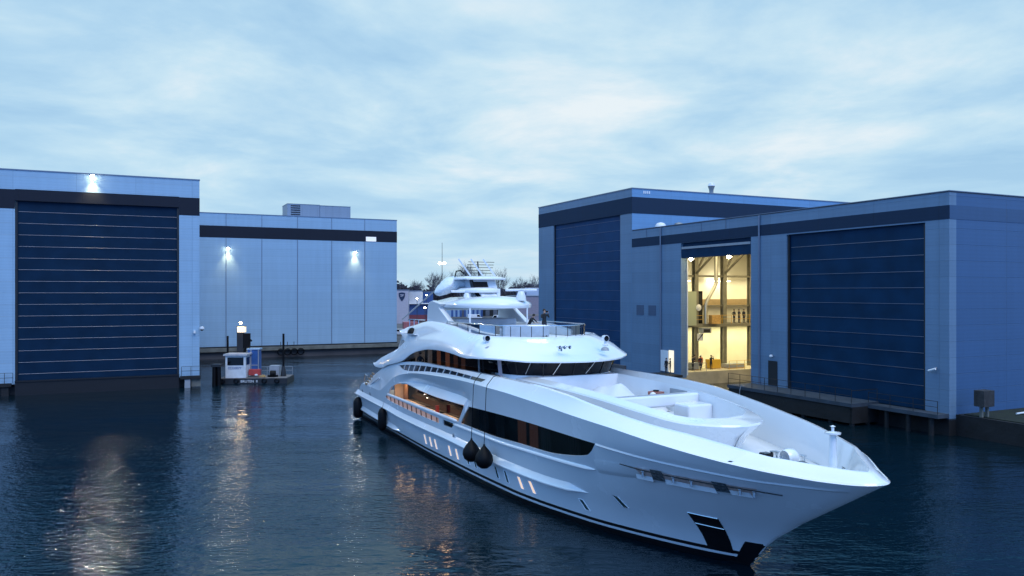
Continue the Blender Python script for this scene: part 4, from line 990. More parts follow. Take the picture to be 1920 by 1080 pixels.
# shrink-wrapped dome at the back of the mast
mb = MB(); rows = []
random.seed(5)
WR = cv([(-3.0, .02), (-2.9, .16), (-2.6, .40), (-2.1, .52), (-1.6, .50), (-1.0, .42), (-.5, .36)]); WZ = cv([(-3.0, 10.95), (-2.6, 11.15), (-2.1, 11.42), (-1.5, 11.6), (-.5, 11.68)])
for i in range(15):
    yy = -3.0 + 2.5 * i / 14; r_ = []
    for j in range(20):
        b_ = j / 20 * 2 * math.pi; rr_ = 1 + random.uniform(-.09, .09)
        r_.append((16.6 + 1.5 * WR(yy) * math.cos(b_) * rr_, yy, WZ(yy) + 1.05 * WR(yy) * math.sin(b_) * rr_))
    rows.append(r_)
mb.grid(rows, closed=True); mb.build('wrapped_dome', mat('crinkled_plastic_wrap', (.70, .77, .82), .35, bump=.8, bscale=5), Y, smooth=70)
mb = MB()
for k in range(3):
    x = 18.0 + 0.0 * k; y = -.9 + .95 * k; mb.bar((x - .45, y - .65, 13.35), (x + .2, y, 12.15), .06, .1)
mb.build('antenna_frame', M['gel'], Y)
mb = MB()
for k in range(5): mb.tube([(18.0 - .1 * k, -1.3 + .12 * k, 12.35 + .2 * k), (18.0 - .1 * k, .8 + .1 * k, 12.35 + .2 * k)], .02, 4)
mb.tube([(17.6, .0, 12.1), (17.6, -.1, 13.2)], .05, 5); mb.build('antenna_array', M['steel_d'], Y)
mb = MB(); mb.tube([(17, -1.6, 12.1), (16.9, -1.45, 12.5), (16.8, -1.1, 12.55), (16.8, -.8, 12.3)], .05, 6); mb.build('cable_loop', M['black'], Y)
def radar(x, y, z, L_, rot, nm):
    r_ = empty(nm, (x, y, z), rot); r_.parent = Y
    MB().lathe([(.36, 0), (.33, .25), (.25, .5), (.2, .62)], n=14).build('pedestal', M['gel'], r_, smooth=50)
    MB().box(-L_ / 2, L_ / 2, -.09, .09, .62, .78).build('scanner', M['gel'], r_, bevel=.04)
radar(22.3, 1.0, 10.45, 2.1, R(70), 'radar'); radar(18.6, -1.3, 10.35, 2.3, R(70), 'radar')
# aft stay / crane boom seen behind the leg
mb = MB(); mb.tube([(15.0, -2.0, 11.4), (11.5, -3.7, 8.95)], .05, 6); mb.build('stay', M['grey'], Y)
mb = MB(); mb.tube([(12.2, -3.4, 8.95), (15.2, -3.2, 9.0)], .045, 6); [mb.tube([(x, -3.4, 8.2), (x, -3.4, 8.95)], .03, 5) for x in (12.4, 13.4, 14.4)]; mb.build('sun_deck_aft_rail', M['chrome'], Y)
# ---- foredeck trunk with tender bay
TRZ = cv([(26, 6.20), (31, 6.22), (35, 6.17), (38.3, 6.05), (41.5, 5.80), (43.3, 5.62), (44.8, 5.60)])
TRW = cv([(26, 3.2), (31, 3.12), (35, 3.05), (38.3, 2.95), (41.5, 2.62), (43.3, 2.02), (44.2, 1.3), (44.6, .7), (44.75, 0)])
TX = [27 + k * .6 for k in range(25)] + [41.8, 42.4, 42.9, 43.3, 43.7, 44.0, 44.25, 44.45, 44.6, 44.7, 44.75]
mb = MB()
WX0, WX1 = 31.4, 43.6
def wellw(x):
    w = TRW(x) - .52
    if x > 41.5: w = min(w, 2.1 * math.sqrt(max(0, 1 - ((x - 41.5) / (WX1 - 41.5)) ** 2)))
    return max(0, w)
for side in (1, -1):
    rows = []
    for x in TX:
        w = TRW(x); z = TRZ(x); dz = DZ(x) - .02; xi = min(x, WX1) if x > 41.5 else x
        sl_ = .55 * sm(40, 44, x)
        rows.append([(x - sl_ * 2.0, -side * max(0, w - .55), dz), (x - sl_ * .9, -side * max(0, w - .28), z - .55), (x - .04 * 1, -side * max(0, w - .03), z - .10), (x, -side * w, z - .03), (x - .03, -side * max(0, w - .05), z + .05), (xi - (0.0 if x < 41.5 else .02), -side * wellw(xi), z + .16)])
    mb.grid(rows, flip=side < 0)
# aft solid part of the trunk top
rows = []
for x in [27 + .55 * k for k in range(9)]:
    w = wellw(x); z = TRZ(x) + .16; rows.append([(x, -w, z), (x, 0, z + .03), (x, w, z)])
mb.grid(rows, flip=True)
mb.build('foredeck_trunk', M['gel'], Y, smooth=35, merge=True)
mb = MB()
for side in (1, -1):
    rows = [[(x, -side * wellw(x), TRZ(x) + .16), (x, -side * max(0, wellw(x) - .06), 4.92)] for x in [31.4 + .5 * k for k in range(24)] + [43.2, 43.4, 43.55, 43.6]]
    mb.grid(rows, flip=side < 0)
mb.add([(31.4, -wellw(31.4), TRZ(31.4) + .16), (31.4, wellw(31.4), TRZ(31.4) + .16), (31.45, wellw(31.4), 4.92), (31.45, -wellw(31.4), 4.92)], [(0, 1, 2, 3)])
rows = [[(x, -wellw(x), 4.95), (x, wellw(x), 4.95)] for x in [31.4 + .5 * k for k in range(24)] + [43.5]]
mb.grid(rows, flip=True); mb.build('tender_bay', M['gel2'], Y, smooth=30)
mb = MB(); mb.box(38.1, 38.75, -wellw(38.4) - .02, wellw(38.4) + .02, 5.55, 6.12); mb.box(38.76, 39.9, .85, wellw(39.9) - .02, 4.96, 5.75); mb.build('bay_beam', M['gel'], Y, bevel=.09)
mb = MB(); mb.add([(38.9, -1.9, 5.5), (41.2, -1.2, 5.15), (41.2, .2, 5.1), (38.9, .1, 5.5)], [(0, 1, 2, 3)]); mb.add([(38.9, -2.2, 5.2), (40.4, -1.95, 5.5), (40.4, -1.7, 5.2)], [(0, 1, 2)]); mb.build('bay_hatch', M['gel2'], Y)
mb = MB(); mb.box(38.8, 42.4, -2.0, .7, 4.955, 5.0); mb.build('bay_teak', M['teak'], Y)
mb = MB(); mb.box(36.4, 37.8, wellw(37) - .04, wellw(37) - .0, 5.7, 6.1); mb.build('bay_vent', M['grey'], Y)
for side in (1, -1):
    mb = MB(); rows = [[(x, -side * (TOPB(x) - .30), TOPZ(x) - .75), (x, -side * (TOPB(x) - .25), TOPZ(x) - .5)] for x in (37.4, 38.6)]; mb.grid(rows, flip=side > 0); rows = [[(x, -side * (TOPB(x) - .30), TOPZ(x) - .75), (x, -side * (TOPB(x) - .25), TOPZ(x) - .5)] for x in (38.75, 40.0)]; mb.grid(rows, flip=side > 0)
    mb.build('locker_door', M['grey'], Y)
# deck gear at the bow
js = empty('jack_staff', (49.0, 0, 4.0)); js.parent = Y
MB().tube([(0, 0, 0), (0, 0, 1.95)], [.16, .12], 10).build('post', M['gel'], js, smooth=50)
MB().lathe([(.12, 1.93), (.28, 1.97), (.28, 2.03), (.05, 2.06), (.05, 2.22), (.1, 2.24), (0, 2.28)], n=14).build('platform', M['gel'], js, smooth=40)
wl_ = empty('windlass', (46.2, .75, 4.0)); wl_.parent = Y
MB().lathe([(.27, -.25), (.33, -.15), (.33, .15), (.27, .25), (0, .26)], (0, 0, .55), 16, axis='y').build('cover', M['gel'], wl_, smooth=50)
MB().box(-.35, .35, -.35, .35, 0, .3).build('base', M['gel'], wl_, bevel=.05)
MB().lathe([(.22, 0), (.13, .12), (.13, .3), (.22, .42), (0, .43)], (-.65, -.1, .25), 12).build('drum', M['chrome'], wl_, smooth=40)
mb = MB(); mb.box(45.1, 45.5, .2, .6, 4.1, 4.6); mb.build('chain_stopper', M['glass_d'], Y, bevel=.05)
mb = MB(); mb.prism([(46.7, .95), (48.3, .30), (48.2, .05), (46.7, .45)], 4.15, 4.5); mb.build('anchor_hatch', M['glass_d'], Y)
mb = MB()
for k in range(6): mb.bar((48.3 + .02 * k, 1.25 - .02 * k, 4.22 + .07 * k), (48.75 - .02 * k, 1.1 - .02 * k, 4.22 + .07 * k), .03, .02)
mb.build('deck_vent', M['steel_d'], Y)
for (x, y) in ((47.6, 1.3), (45.5, 2.2)): MB().lathe([(.09, 0), (.09, .3), (.15, .32), (.15, .38), (0, .4)], (x, y, DZ(x)), 10).build('mooring_bollard', M['chrome'], Y, smooth=50)
# fairlead slots and cleats aft, stair recess on the quarter
for side in (1, -1):
    mb = MB()
    for (x, z) in ((2.6, 2.55), (5.2, 2.6)): patch(mb, ((x, z - .12), (x + .25, z - .12), (x + .2, z + .12), (x - .05, z + .12)), .012, side, 2, 2)
    mb.build('fairlead', M['steel_d'], Y)
    mb = MB()
    for k in range(5): xx = 3.9 + .62 * k; zz_ = 3.35 + .27 * k; mb.box(xx, xx + .55, *sorted((-side * (hb(xx, zz_) - .05), -side * (hb(xx, zz_) + .03))), zz_ - .12, zz_ + .05)
    mb.build('stair_tread', M['teak'], Y)
    mb = MB(); mb.tube([(3.2, -side * 4.32, 3.3), (4.6, -side * 4.36, 3.12), (6.6, -side * 4.46, 3.75), (8.2, -side * 4.5, 4.2)], .05, 6); mb.build('stair_rail', M['gel'], Y)
    mb = MB(); mb.tube([(1.0, -side * 3.9, 2.2), (1.1, -side * 3.8, 3.2), (1.9, -side * 3.9, 3.9), (2.6, -side * 3.9, 3.8)], .04, 6); mb.build('boarding_rail', M['chrome'], Y)
mb = MB(); mb.lathe([(0, 0), (.12, .02), (.12, .06), (.05, .1), (0, .12)], (24.2, -4.62, 2.25), 10, axis='y'); mb.build('fuel_cap', M['chrome'], Y)
# ================================================================== loose things on and around the yacht
YM = Matrix.Translation((*YO, 0)) @ Matrix.Rotation(YR, 4, 'Z')
def yw(x, y, z): return tuple((YM @ Vector((x, y, z))).to_tuple())
# round ball fenders on long lines over the rail
def ball(x, y, z, topz, label):
    r_ = empty('ball_fender', yw(x, y, z), YR, label, 'fender', 'ball fenders at the yacht side')
    MB().lathe([(0, -.56), (.2, -.53), (.40, -.38), (.50, -.12), (.47, .12), (.32, .38), (.14, .58), (.06, .68), (0.05, .76), (0, .78)], n=20).build('ball', M['black'], r_, smooth=60)
    yy = 4.78 + y
    MB().tube([(0, 0, .74), (0, .12, topz - z - .75), (0, .18, topz - z - .45), (.0, .55, topz - z - .02), (0, .8, topz - z + .06), (0, 1.1, topz - z - .1)], .02, 6).build('line', M['black'], r_)
    return r_
ball(28.35, -5.15, 2.05, 6.42, 'black ball fender hanging on its line, left one of the pair at the yacht side')
ball(30.1, -5.15, 2.02, 6.42, 'black ball fender hanging on its line, right one of the pair at the yacht side')
def cyl_f(x, y, z, label, r=.36, h=.72, tip=2.3):
    r_ = empty('cylinder_fender', yw(x, y, z), YR, label, 'fender', 'long fenders at the stern')
    MB().lathe([(0, -h - .1), (r * .7, -h), (r, -h + .2), (r, h - .25), (r * .7, h), (r * .25, h + .15), (0, h + .18)], n=18).build('body', M['black'], r_, smooth=60)
    MB().tube([(0, 0, h + .15), (0, .1, tip - z + .1), (0, .35, tip - z + .5)], .02, 5).build('line', M['grey'], r_)
cyl_f(9.8, -4.75, 1.15, 'long black fender hanging at the starboard quarter right of the stern one', .34, .78)
cyl_f(1.6, -4.45, .95, 'long black fender wrapped round the stern corner of the yacht', .42, .8)
# covered tender bundle in the well
random.seed(3)
bt = empty('covered_bundle', yw(34.1, .6, 4.97), YR, 'crumpled white cover over gear in the tender bay of the foredeck', 'cover')
mb = MB(); rows = []
for i in range(25):
    r_ = []
    for j in range(19):
        x = -2.6 + 5.2 * i / 24; y = -1.7 + 3.4 * j / 18
        e = max(0, 1 - (x / 2.65) ** 2) ** .6 * max(0, 1 - (y / 1.75) ** 2) ** .6
        z = .10 + e * (.55 + .55 * math.exp(-((x + .2) ** 2 + (y - .3) ** 2) / .7) + .35 * math.exp(-((x + 1.6) ** 2 + (y + .2) ** 2) / .5) + .08 * math.sin(x * 4 + y * 3) + random.uniform(-.045, .045))
        r_.append((x, y, z if 0 < i < 24 and 0 < j < 18 else .02))
    rows.append(r_)
mb.grid(rows, flip=True); mb.build('cover', mat('white_tarpaulin', (.66, .68, .72), .6, bump=.4, bscale=3), bt, smooth=45)
MB().box(-2.2, 2.2, -1.3, 1.3, 0, .12).build('cradle', M['grey'], bt)
lr = empty('tool_case', yw(35.9, 1.95, 5.45), YR + .4, 'small brown case with a pale lamp on it inside the tender bay', 'case')
MB().box(-.35, .35, -.25, .25, 0, .45).build('case', mat('brown_case', (.30, .10, .07), .5), lr, bevel=.03)
MB().lathe([(0, -.15), (.13, -.1), (.16, 0), (.13, .1), (0, .15)], (0, -.3, .3), 12).build('lamp', M['white'], lr, smooth=60)
MB().box(-.12, .12, -.1, .1, .45, .52).build('handle', M['black'], lr)

# ------------------------------------------------------------------ people
SK = {'skin': mat('skin', (.45, .27, .19), .6), 'jacket': mat('black_jacket', (.012, .014, .018), .8), 'trousers': mat('dark_trousers', (.018, .02, .03), .85), 'navy': mat('navy_overalls', (.016, .022, .045), .8),
      'shoes': mat('black_shoes', (.01, .01, .01), .6), 'hair': mat('dark_hair', (.02, .014, .01), .7), 'orange': M['orange'], 'helmet': mat('white_helmet', (.7, .7, .7), .4)}
POSES = {}
def body(pose, top, legs):
    key = (pose, top, legs)
    if key in POSES: return POSES[key]
    J = {'pel': (0, 0, .95, .135), 'wai': (0, 0, 1.10, .13), 'che': (0, .0, 1.30, .165), 'nek': (0, -.01, 1.50, .058), 'chin': (0, .02, 1.58, .066), 'hea': (0, .01, 1.665, .095), 'cro': (0, -.005, 1.735, .07), 'nos': (0, .10, 1.655, .02)}
    for s, q in ((1, 'R'), (-1, 'L')):
        J['hip' + q] = (s * .095, 0, .88, .10); J['kne' + q] = (s * .105, .02, .49, .062); J['ank' + q] = (s * .11, -.02, .09, .044); J['toe' + q] = (s * .125, .15, .04, .035)
        J['sho' + q] = (s * .185, 0, 1.42, .068)
        if pose == 'photo': J['elb' + q] = (s * .27, .16, 1.22, .046); J['wri' + q] = (s * .11, .33, 1.52, .032); J['pal' + q] = (s * .085, .36, 1.58, .034)
        elif pose == 'hips': J['elb' + q] = (s * .38, -.06, 1.18, .046); J['wri' + q] = (s * .20, .08, 1.02, .032); J['pal' + q] = (s * .15, .12, 1.0, .034)
        elif pose == 'cross': J['elb' + q] = (s * .27, .05, 1.16, .046); J['wri' + q] = (s * .0 + s * .05, .22, 1.20, .032); J['pal' + q] = (-s * .06, .22, 1.22, .034)
        elif pose == 'lean': J['elb' + q] = (s * .26, .25, 1.22, .046); J['wri' + q] = (s * .24, .45, 1.08, .032); J['pal' + q] = (s * .23, .52, 1.06, .034)
        else: J['elb' + q] = (s * .235, -.02, 1.14, .045); J['wri' + q] = (s * .24, .06, .90, .031); J['pal' + q] = (s * .24, .08, .83, .034)
    if pose == 'lean':
        for k in ('wai', 'che', 'nek', 'chin', 'hea', 'cro', 'nos', 'shoR', 'shoL', 'elbR', 'elbL', 'wriR', 'wriL', 'palR', 'palL'):
            x, y, z, r_ = J[k]; dz = z - .95; J[k] = (x, y + dz * .55, .95 + dz * .80, r_)
    if pose == 'walk':
        J['kneR'] = (.1, .16, .5, .062); J['ankR'] = (.1, .24, .1, .044); J['toeR'] = (.11, .41, .06, .035); J['kneL'] = (-.1, -.03, .5, .062); J['ankL'] = (-.1, -.26, .14, .044); J['toeL'] = (-.11, -.12, .04, .035)
    E_ = [('pel', 'wai'), ('wai', 'che'), ('che', 'nek'), ('nek', 'chin'), ('chin', 'hea'), ('hea', 'cro'), ('hea', 'nos')]
    for q in 'RL':
        E_ += [('pel', 'hip' + q), ('hip' + q, 'kne' + q), ('kne' + q, 'ank' + q), ('ank' + q, 'toe' + q), ('che', 'sho' + q), ('sho' + q, 'elb' + q), ('elb' + q, 'wri' + q), ('wri' + q, 'pal' + q)]
        p = Vector(J['pal' + q][:3]); w = Vector(J['wri' + q][:3]); d = (p - w).normalized(); sd = d.cross(Vector((0, 1, 0)) if abs(d.y) < .8 else Vector((0, 0, 1))).normalized()
        for f in range(4):
            a = p + sd * (.024 * (f - 1.5)) + d * .045; b_ = a + d * (.05 - .006 * abs(f - 1.2)) + Vector((0, .012, 0)) ; J['f%d' % f + q] = (*a, .010); J['g%d' % f + q] = (*b_, .008)
            E_ += [('pal' + q, 'f%d' % f + q), ('f%d' % f + q, 'g%d' % f + q)]
        a = p + sd * .05 - d * .005; b_ = a + d * .04 + sd * .012; J['t0' + q] = (*a, .011); J['t1' + q] = (*b_, .009); E_ += [('pal' + q, 't0' + q), ('t0' + q, 't1' + q)]
    names = list(J); me = bpy.data.meshes.new('skeleton'); me.from_pydata([J[n][:3] for n in names], [(names.index(a), names.index(b_)) for a, b_ in E_], [])
    o = bpy.data.objects.new('skeleton', me); COL.objects.link(o)
    mo = o.modifiers.new('skin', 'SKIN'); mo.use_smooth_shade = True
    sv = me.skin_vertices[0].data
    for i, n in enumerate(names): sv[i].radius = (J[n][3], J[n][3] * (.78 if n in ('che', 'wai', 'pel') else 1)); sv[i].use_root = (n == 'pel')
    su = o.modifiers.new('sub', 'SUBSURF'); su.levels = 1; su.render_levels = 1
    dg = bpy.context.evaluated_depsgraph_get(); me2 = bpy.data.meshes.new_from_object(o.evaluated_get(dg)); me2.name = 'person'
    bpy.data.objects.remove(o); bpy.data.meshes.remove(me)
    me2.materials.clear()
    for k in ('skin', top, legs, 'shoes'): me2.materials.append(SK[k])
    nk = Vector(J['nek'][:3]); hands = [Vector(J['pal' + q][:3]) for q in 'RL']; feet = [Vector(J['ank' + q][:3]) for q in 'RL']
    for p in me2.polygons:
        c_ = p.center
        if c_.z > nk.z + .01 and (c_ - Vector(J['hea'][:3])).length < .22 or min((c_ - h_).length for h_ in hands) < .085: mi = 0
        elif c_.z < .10: mi = 3
        elif c_.z < .93 and min((c_ - h_).length for h_ in hands) > .16 and abs(c_.x) < .2: mi = 2
        else: mi = 1
        p.material_index = mi; p.use_smooth = True
    hm = MB(); hx, hy, hz = J['hea'][:3]
    hm.lathe([(.0, .108), (.06, .095), (.095, .055), (.104, .0), (.095, -.045)], (hx, hy - .018, hz + .022), 12)
    POSES[key] = (me2, hm); return POSES[key]
def person(loc, rz, pose, label, top='jacket', legs='trousers', group=None, hat=False, sc=1.0):
    me, hm = body(pose, top, legs)
    o = bpy.data.objects.new('person', me); COL.objects.link(o); o.location = loc; o.rotation_euler = (0, 0, rz); o.scale = (sc, sc, sc)
    tag(o, label, 'person', group)
    h_ = MB(); h_.v = list(hm.v); h_.f = list(hm.f); h_.m = list(hm.m)
    h_.build('helmet' if hat else 'hair', SK['helmet'] if hat else SK['hair'], o, smooth=60)
    return o
p1 = person(yw(24.7, 1.45, 8.16), YR - R(90) + R(-5), 'photo', 'person in black standing at the sun deck rail holding up a camera')
cmr = empty('handheld_camera', tuple(p1.matrix_basis @ Vector((0, .40, 1.62))), p1.rotation_euler.z, 'small black camera held up to the face of the standing person on deck', 'camera')
MB().box(-.075, .075, -.03, .04, -.05, .05).build('camera_body', M['black'], cmr); MB().lathe([(.04, 0), (.04, .08), (0, .081)], (0, .04, 0), 10, axis='y').build('lens', M['glass_d'], cmr)
person(yw(23.1, 1.15, 8.0), YR - R(90) + R(40), 'lean', 'person in black bending over the sun deck rail beside the photographer', sc=.97)
person(yw(16.0, -3.85, 4.99), YR + R(200), 'hips', 'person in dark clothes on the upper side deck under the white arch', top='jacket')
def pp(x, y, z): return place4(x, y, z)
for (x, y, rz, pose, lab, top) in ((-.6, -7.9, 100, 'stand', 'person standing in the small lit doorway nearest the white door leaf', 'jacket'), (-.45, -8.45, 60, 'cross', 'person standing in the small lit doorway on the side away from the door leaf', 'jacket')):
    person(pp(x, y, 1.6), TH + R(rz), pose, lab, top, group='people in the small doorway')
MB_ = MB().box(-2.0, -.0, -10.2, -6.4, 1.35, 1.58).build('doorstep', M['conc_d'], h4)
for (x, pose, lab) in ((12.9, 'hips', 'person with hands on hips on the mezzanine, leftmost of three'), (13.7, 'cross', 'person with folded arms on the mezzanine, middle of three'), (14.5, 'stand', 'person on the mezzanine beside the right column, rightmost of three')):
    person(pp(x, -3.95, 7.06), TH + R(180 + random.uniform(-30, 30)), pose, lab, 'navy', 'navy', 'workers on the mezzanine')
for (x, y, rz, pose, lab, top, hat) in ((7.6, -5.9, 175, 'photo', 'worker in black standing alone on the dock floor with raised hands', 'navy', False),
        (6.75, -5.0, 150, 'stand', 'worker in orange in the lit dock behind the left column', 'orange', True), (4.8, -5.9, 200, 'cross', 'worker in navy with folded arms at the left edge of the lit dock', 'navy', False),
        (5.7, -6.2, 160, 'walk', 'worker in navy walking in the lit dock left of the column', 'navy', False), (6.2, -4.5, 230, 'hips', 'worker in navy behind the orange clad worker in the lit dock', 'navy', False)):
    person(pp(x, y, 1.51), TH + R(rz), pose, lab, top, 'navy', 'workers on the dock floor', hat)
# ------------------------------------------------------------------ work pontoon
def txt(s, loc, rot, size, m, parent, name='lettering', ext=.01):
    cu = bpy.data.curves.new(name, 'FONT'); cu.body = s; cu.size = size; cu.extrude = ext; cu.align_x = 'LEFT'
    o = bpy.data.objects.new(name, cu); COL.objects.link(o)
    dg = bpy.context.evaluated_depsgraph_get(); me = bpy.data.meshes.new_from_object(o.evaluated_get(dg)); bpy.data.objects.remove(o)
    me.materials.clear(); me.materials.append(m); o = bpy.data.objects.new(name, me); COL.objects.link(o)
    o.parent = parent; o.location = loc; o.rotation_euler = rot; return o
pt = empty('work_pontoon', (-35.2, 95.0, 0), R(4), 'small black work pontoon with a white wheelhouse moored beside the hangar stair', 'workboat')
mb = MB(); mb.prism([(.3, -.3), (7.9, -.3), (8.1, .0), (8.1, .62), (-.1, .62), (-.1, 0)], 0, 4.2, fn=lambda a, b, c: (a, c, b)); mb.build('hull', M['steel_d'], pt)
MB().box(0, 8, .1, 4.1, .625, .66).build('deck', mat('pontoon_deck', (.14, .13, .13), .8, var=.3, vscale=2), pt)
cbn = MB().box(.7, 3.1, .4, 2.6, .66, 3.35).build('wheelhouse', mat('pontoon_white', (.66, .68, .70), .45, var=.1, vscale=2), pt, bevel=.03)
MB().box(.5, 3.3, .2, 2.9, 3.35, 3.55).build('wheelhouse_roof', mat('pontoon_roof', (.42, .42, .45), .5, var=.15), pt)
MB().box(.95, 2.85, .37, .398, 2.2, 3.15).build('window', M['glass_d'], cbn); MB().box(3.102, 3.13, .7, 2.2, 2.2, 3.1).build('window', M['glass_d'], cbn)
txt('02330077', (1.0, .385, 1.72), (R(90), 0, 0), .40, M['blue'], cbn)
txt('BRUTEN  II', (2.6, -.01, .16), (R(90), 0, 0), .42, M['white'], pt)
ct = MB().box(2.75, 4.1, 2.7, 4.0, 1.0, 3.9).build('blue_cabin', M['blue'], pt); MB().box(2.65, 4.2, 2.6, 4.1, 3.9, 4.05).build('cabin_roof', mat('pale_blue_roof', (.30, .42, .55), .5), pt)
mb = MB(); [mb.box(x, x + .1, 2.64, 2.695, .7, 3.9) for x in (3.1, 4.0)]; mb.box(3.1, 4.1, 2.64, 2.695, 1.95, 2.05); mb.build('cabin_frame', M['grey'], pt)
MB().box(3.25, 4.6, 1.2, 1.8, .9, 1.6).build('winch_box', M['red'], pt)
MB().box(5.4, 6.6, 2.6, 3.9, .66, 1.9).build('pale_tank', M['grey'], pt)
for (x, y, h_) in ((.25, 3.0, 5.6), (7.2, 2.2, 5.9)):
    MB().tube([(x, y, -.5), (x, y, h_)], .13, 8).build('spud_pole', M['black'], pt); MB().lathe([(.35, .66), (.3, 1.2), (.16, 1.9)], (x, y, 0), 10).build('pole_collar', M['steel_d'], pt)
mb = MB(); mb.lathe([(0, -.35), (.4, -.3), (.4, .3), (0, .35)], (6.1, 1.4, 1.05), 12, axis='x'); mb.box(5.5, 6.7, 1.2, 1.6, .66, .9); mb.build('winch_drum', M['black'], pt, smooth=40)
railing([.1, 1.6, 3.2, 4.8, 6.4, 7.9], 4.05, .66, 1.0).build('railing', M['grey'], pt)
for x in (.5, 2.1, 5.4, 6.9): MB().lathe([(.22, -.1), (.32, 0), (.22, .1)], (x, -.1, .35), 12, axis='y').build('tyre_fender', M['black'], pt, smooth=50)
MB().tube([(5.0 + .45 * math.cos(k * .7) * (1 - k * .02), .7 + .3 * math.sin(k * .7), .70 + .012 * k) for k in range(22)], .04, 5).build('coiled_rope', M['wood'], pt)
mb = MB(); mb.lathe([(.12, 0), (.18, .04), (.18, .16), (0, .2)], (4.4, .2, .95), 8); mb.build('mooring_light', M['white'], pt)
tw = empty('light_tower', (-34.1, 98.2, .9), R(4), 'dark stacked tower with a glowing warm lamp behind the pontoon wheelhouse', 'light tower')
MB().box(0, .75, 0, .6, 1.6, 5.1).build('housing', M['steel_d'], tw); mb = MB(); mb.bar((.62, .3, 0), (1.15, .3, 4.9), .22, .22); mb.bar((1.05, .3, 4.7), (1.75, .3, 4.0), .14, .2); mb.box(.7, 1.55, .1, .5, 3.2, 5.0); mb.build('folded_arm', M['black'], tw)
mb = MB()
for k in range(4): mb.box(-.02, .75, .05, .55, .2 + .4 * k, .3 + .4 * k)
[mb.box(x, x + .07, .1, .2, -.3, 1.6) for x in (0, .65)]; mb.build('step', M['grey'], tw)
lb = MB().box(.05, 1.0, .0, .5, 5.15, 5.85).build('lit_cab', mat('lit_cab', (.9, .8, .6), .5, emit=(1, .78, .5), estr=1.6), tw)
mb = MB(); [mb.box(x, x + .05, -.03, 0, 5.1, 5.9) for x in (0, 1.0)]; mb.box(0, 1.05, -.03, .53, 5.85, 5.92); mb.build('cab_frame', M['steel_d'], tw)
MB().lathe([(0, -.16), (.12, -.12), (.16, 0), (.12, .12), (0, .16)], (.5, -.1, 6.3), 12).build('lamp', M['warmglow'], tw, smooth=60)
l = bpy.data.lights.new('tower_light', 'POINT'); o = bpy.data.objects.new('tower_light', l); COL.objects.link(o); o.parent = tw; o.location = (.5, -.5, 6.3); l.energy = 110; l.color = (1, .68, .34); l.shadow_soft_size = .16
# gangway and dolphin beside the left hangar
gw = empty('gangway', (-36.4, 100.5, 0), 0, 'sloping steel gangway with double handrails behind the leftmost hangar corner', 'gangway')
mb = MB(); mb.bar((.2, 10, 1.9), (2.6, -3.5, 1.0), 1.0, .12); mb.build('walkway', M['conc'], gw)
mb = MB()
for s_ in (-.45, .45): mb.tube([(.2 + s_, 10, 3.0), (2.6 + s_, -3.5, 2.1)], .05, 6); mb.tube([(.2 + s_, 10, 2.5), (2.6 + s_, -3.5, 1.6)], .035, 6)
for k in range(6): f = k / 5; [mb.tube([(.2 + 2.4 * f + s_, 10 - 13.5 * f, 1.9 - .9 * f), (.2 + 2.4 * f + s_, 10 - 13.5 * f, 3.0 - .9 * f)], .035, 5) for s_ in (-.45, .45)]
mb.build('handrail', M['steel'], gw)
dp = empty('mooring_dolphin', (-34.9, 93.6, 0), 0, 'black mooring dolphin of heavy piles left of the work pontoon', 'dolphin')
mb = MB(); [mb.tube([(x, y, -2), (x * .8, y * .8, 2.3)], .25, 8) for x, y in ((-.3, 0), (.3, .1), (0, .5))]; mb.build('pile', M['black'], dp); MB().box(-.55, .55, -.3, .7, 2.2, 2.5).build('cap', M['steel_d'], dp)
rl = empty('quay_railing', tuple(ab(6.3, 100)), TH, 'thin steel railing on the quay beside the leftmost hangar corner', 'railing')
bpy.data.objects.remove(rl)
# quay furniture by the end of the long hall
for k, (a, lab) in enumerate(((14.4, 'black bollard cluster at the foot of the long pale hall near its corner'),)):
    q = empty('rubber_fender', tuple(ab(22.3, 137.9, 0)), TH, 'black tyre fenders hanging on the quay at the end of the long pale hall', 'fender')
    mb = MB(); [mb.lathe([(.5, -.2), (.62, 0), (.5, .2)], (x, 0, .9), 12, axis='y') for x in (0, 1.1, 2.2, 3.3)]; mb.build('tyre', M['black'], q, smooth=50)
    mb = MB(); [mb.tube([(x, .2, 1.2), (x, .2, 2.6)], .06, 5) for x in (0, 1.1, 2.2)]; mb.build('stake', M['steel_d'], q)

# ================================================================== far shore: buildings, cars, trees
def at(u, v, depth): return ((u - 960) / 1486 * depth, depth, 11 - (v - 548) / 1486 * depth)
FG = 1.7
def fbuild(name, u0, u1, vtop, depth, label, m, deep=14, roof=None, band=None):
    x0, x1 = (u0 - 960) / 1486 * depth, (u1 - 960) / 1486 * depth; zt = 11 - (vtop - 548) / 1486 * depth
    r_ = empty(name, (x0, depth, FG), R(6), label, 'building')
    w_ = x1 - x0
    MB().box(0, w_, 0, deep, 0, zt - FG).build('wall', m, r_); MB().box(-.1, w_ + .1, -.1, deep + .1, zt - FG, zt - FG + .25).build('roof', roof or M['coping'], r_)
    return r_, w_, zt - FG
lil = mat('lilac_cladding', (.42, .40, .46), .6, var=.06); blu = mat('blue_cladding', (.035, .09, .26), .5, var=.1); mau = mat('mauve_cladding', (.26, .23, .28), .7, var=.1)
bx, w_, h_ = fbuild('warehouse', 738, 765, 544.5, 235, 'pale lilac warehouse tower with a dark shield emblem beside the long hall', lil)
mb = MB(); sh = [(-.9, 1.1), (-.5, 1.25), (0, 1.3), (.5, 1.25), (.9, 1.1), (.85, .2), (.5, -.6), (0, -1.2), (-.5, -.6), (-.85, .2)]
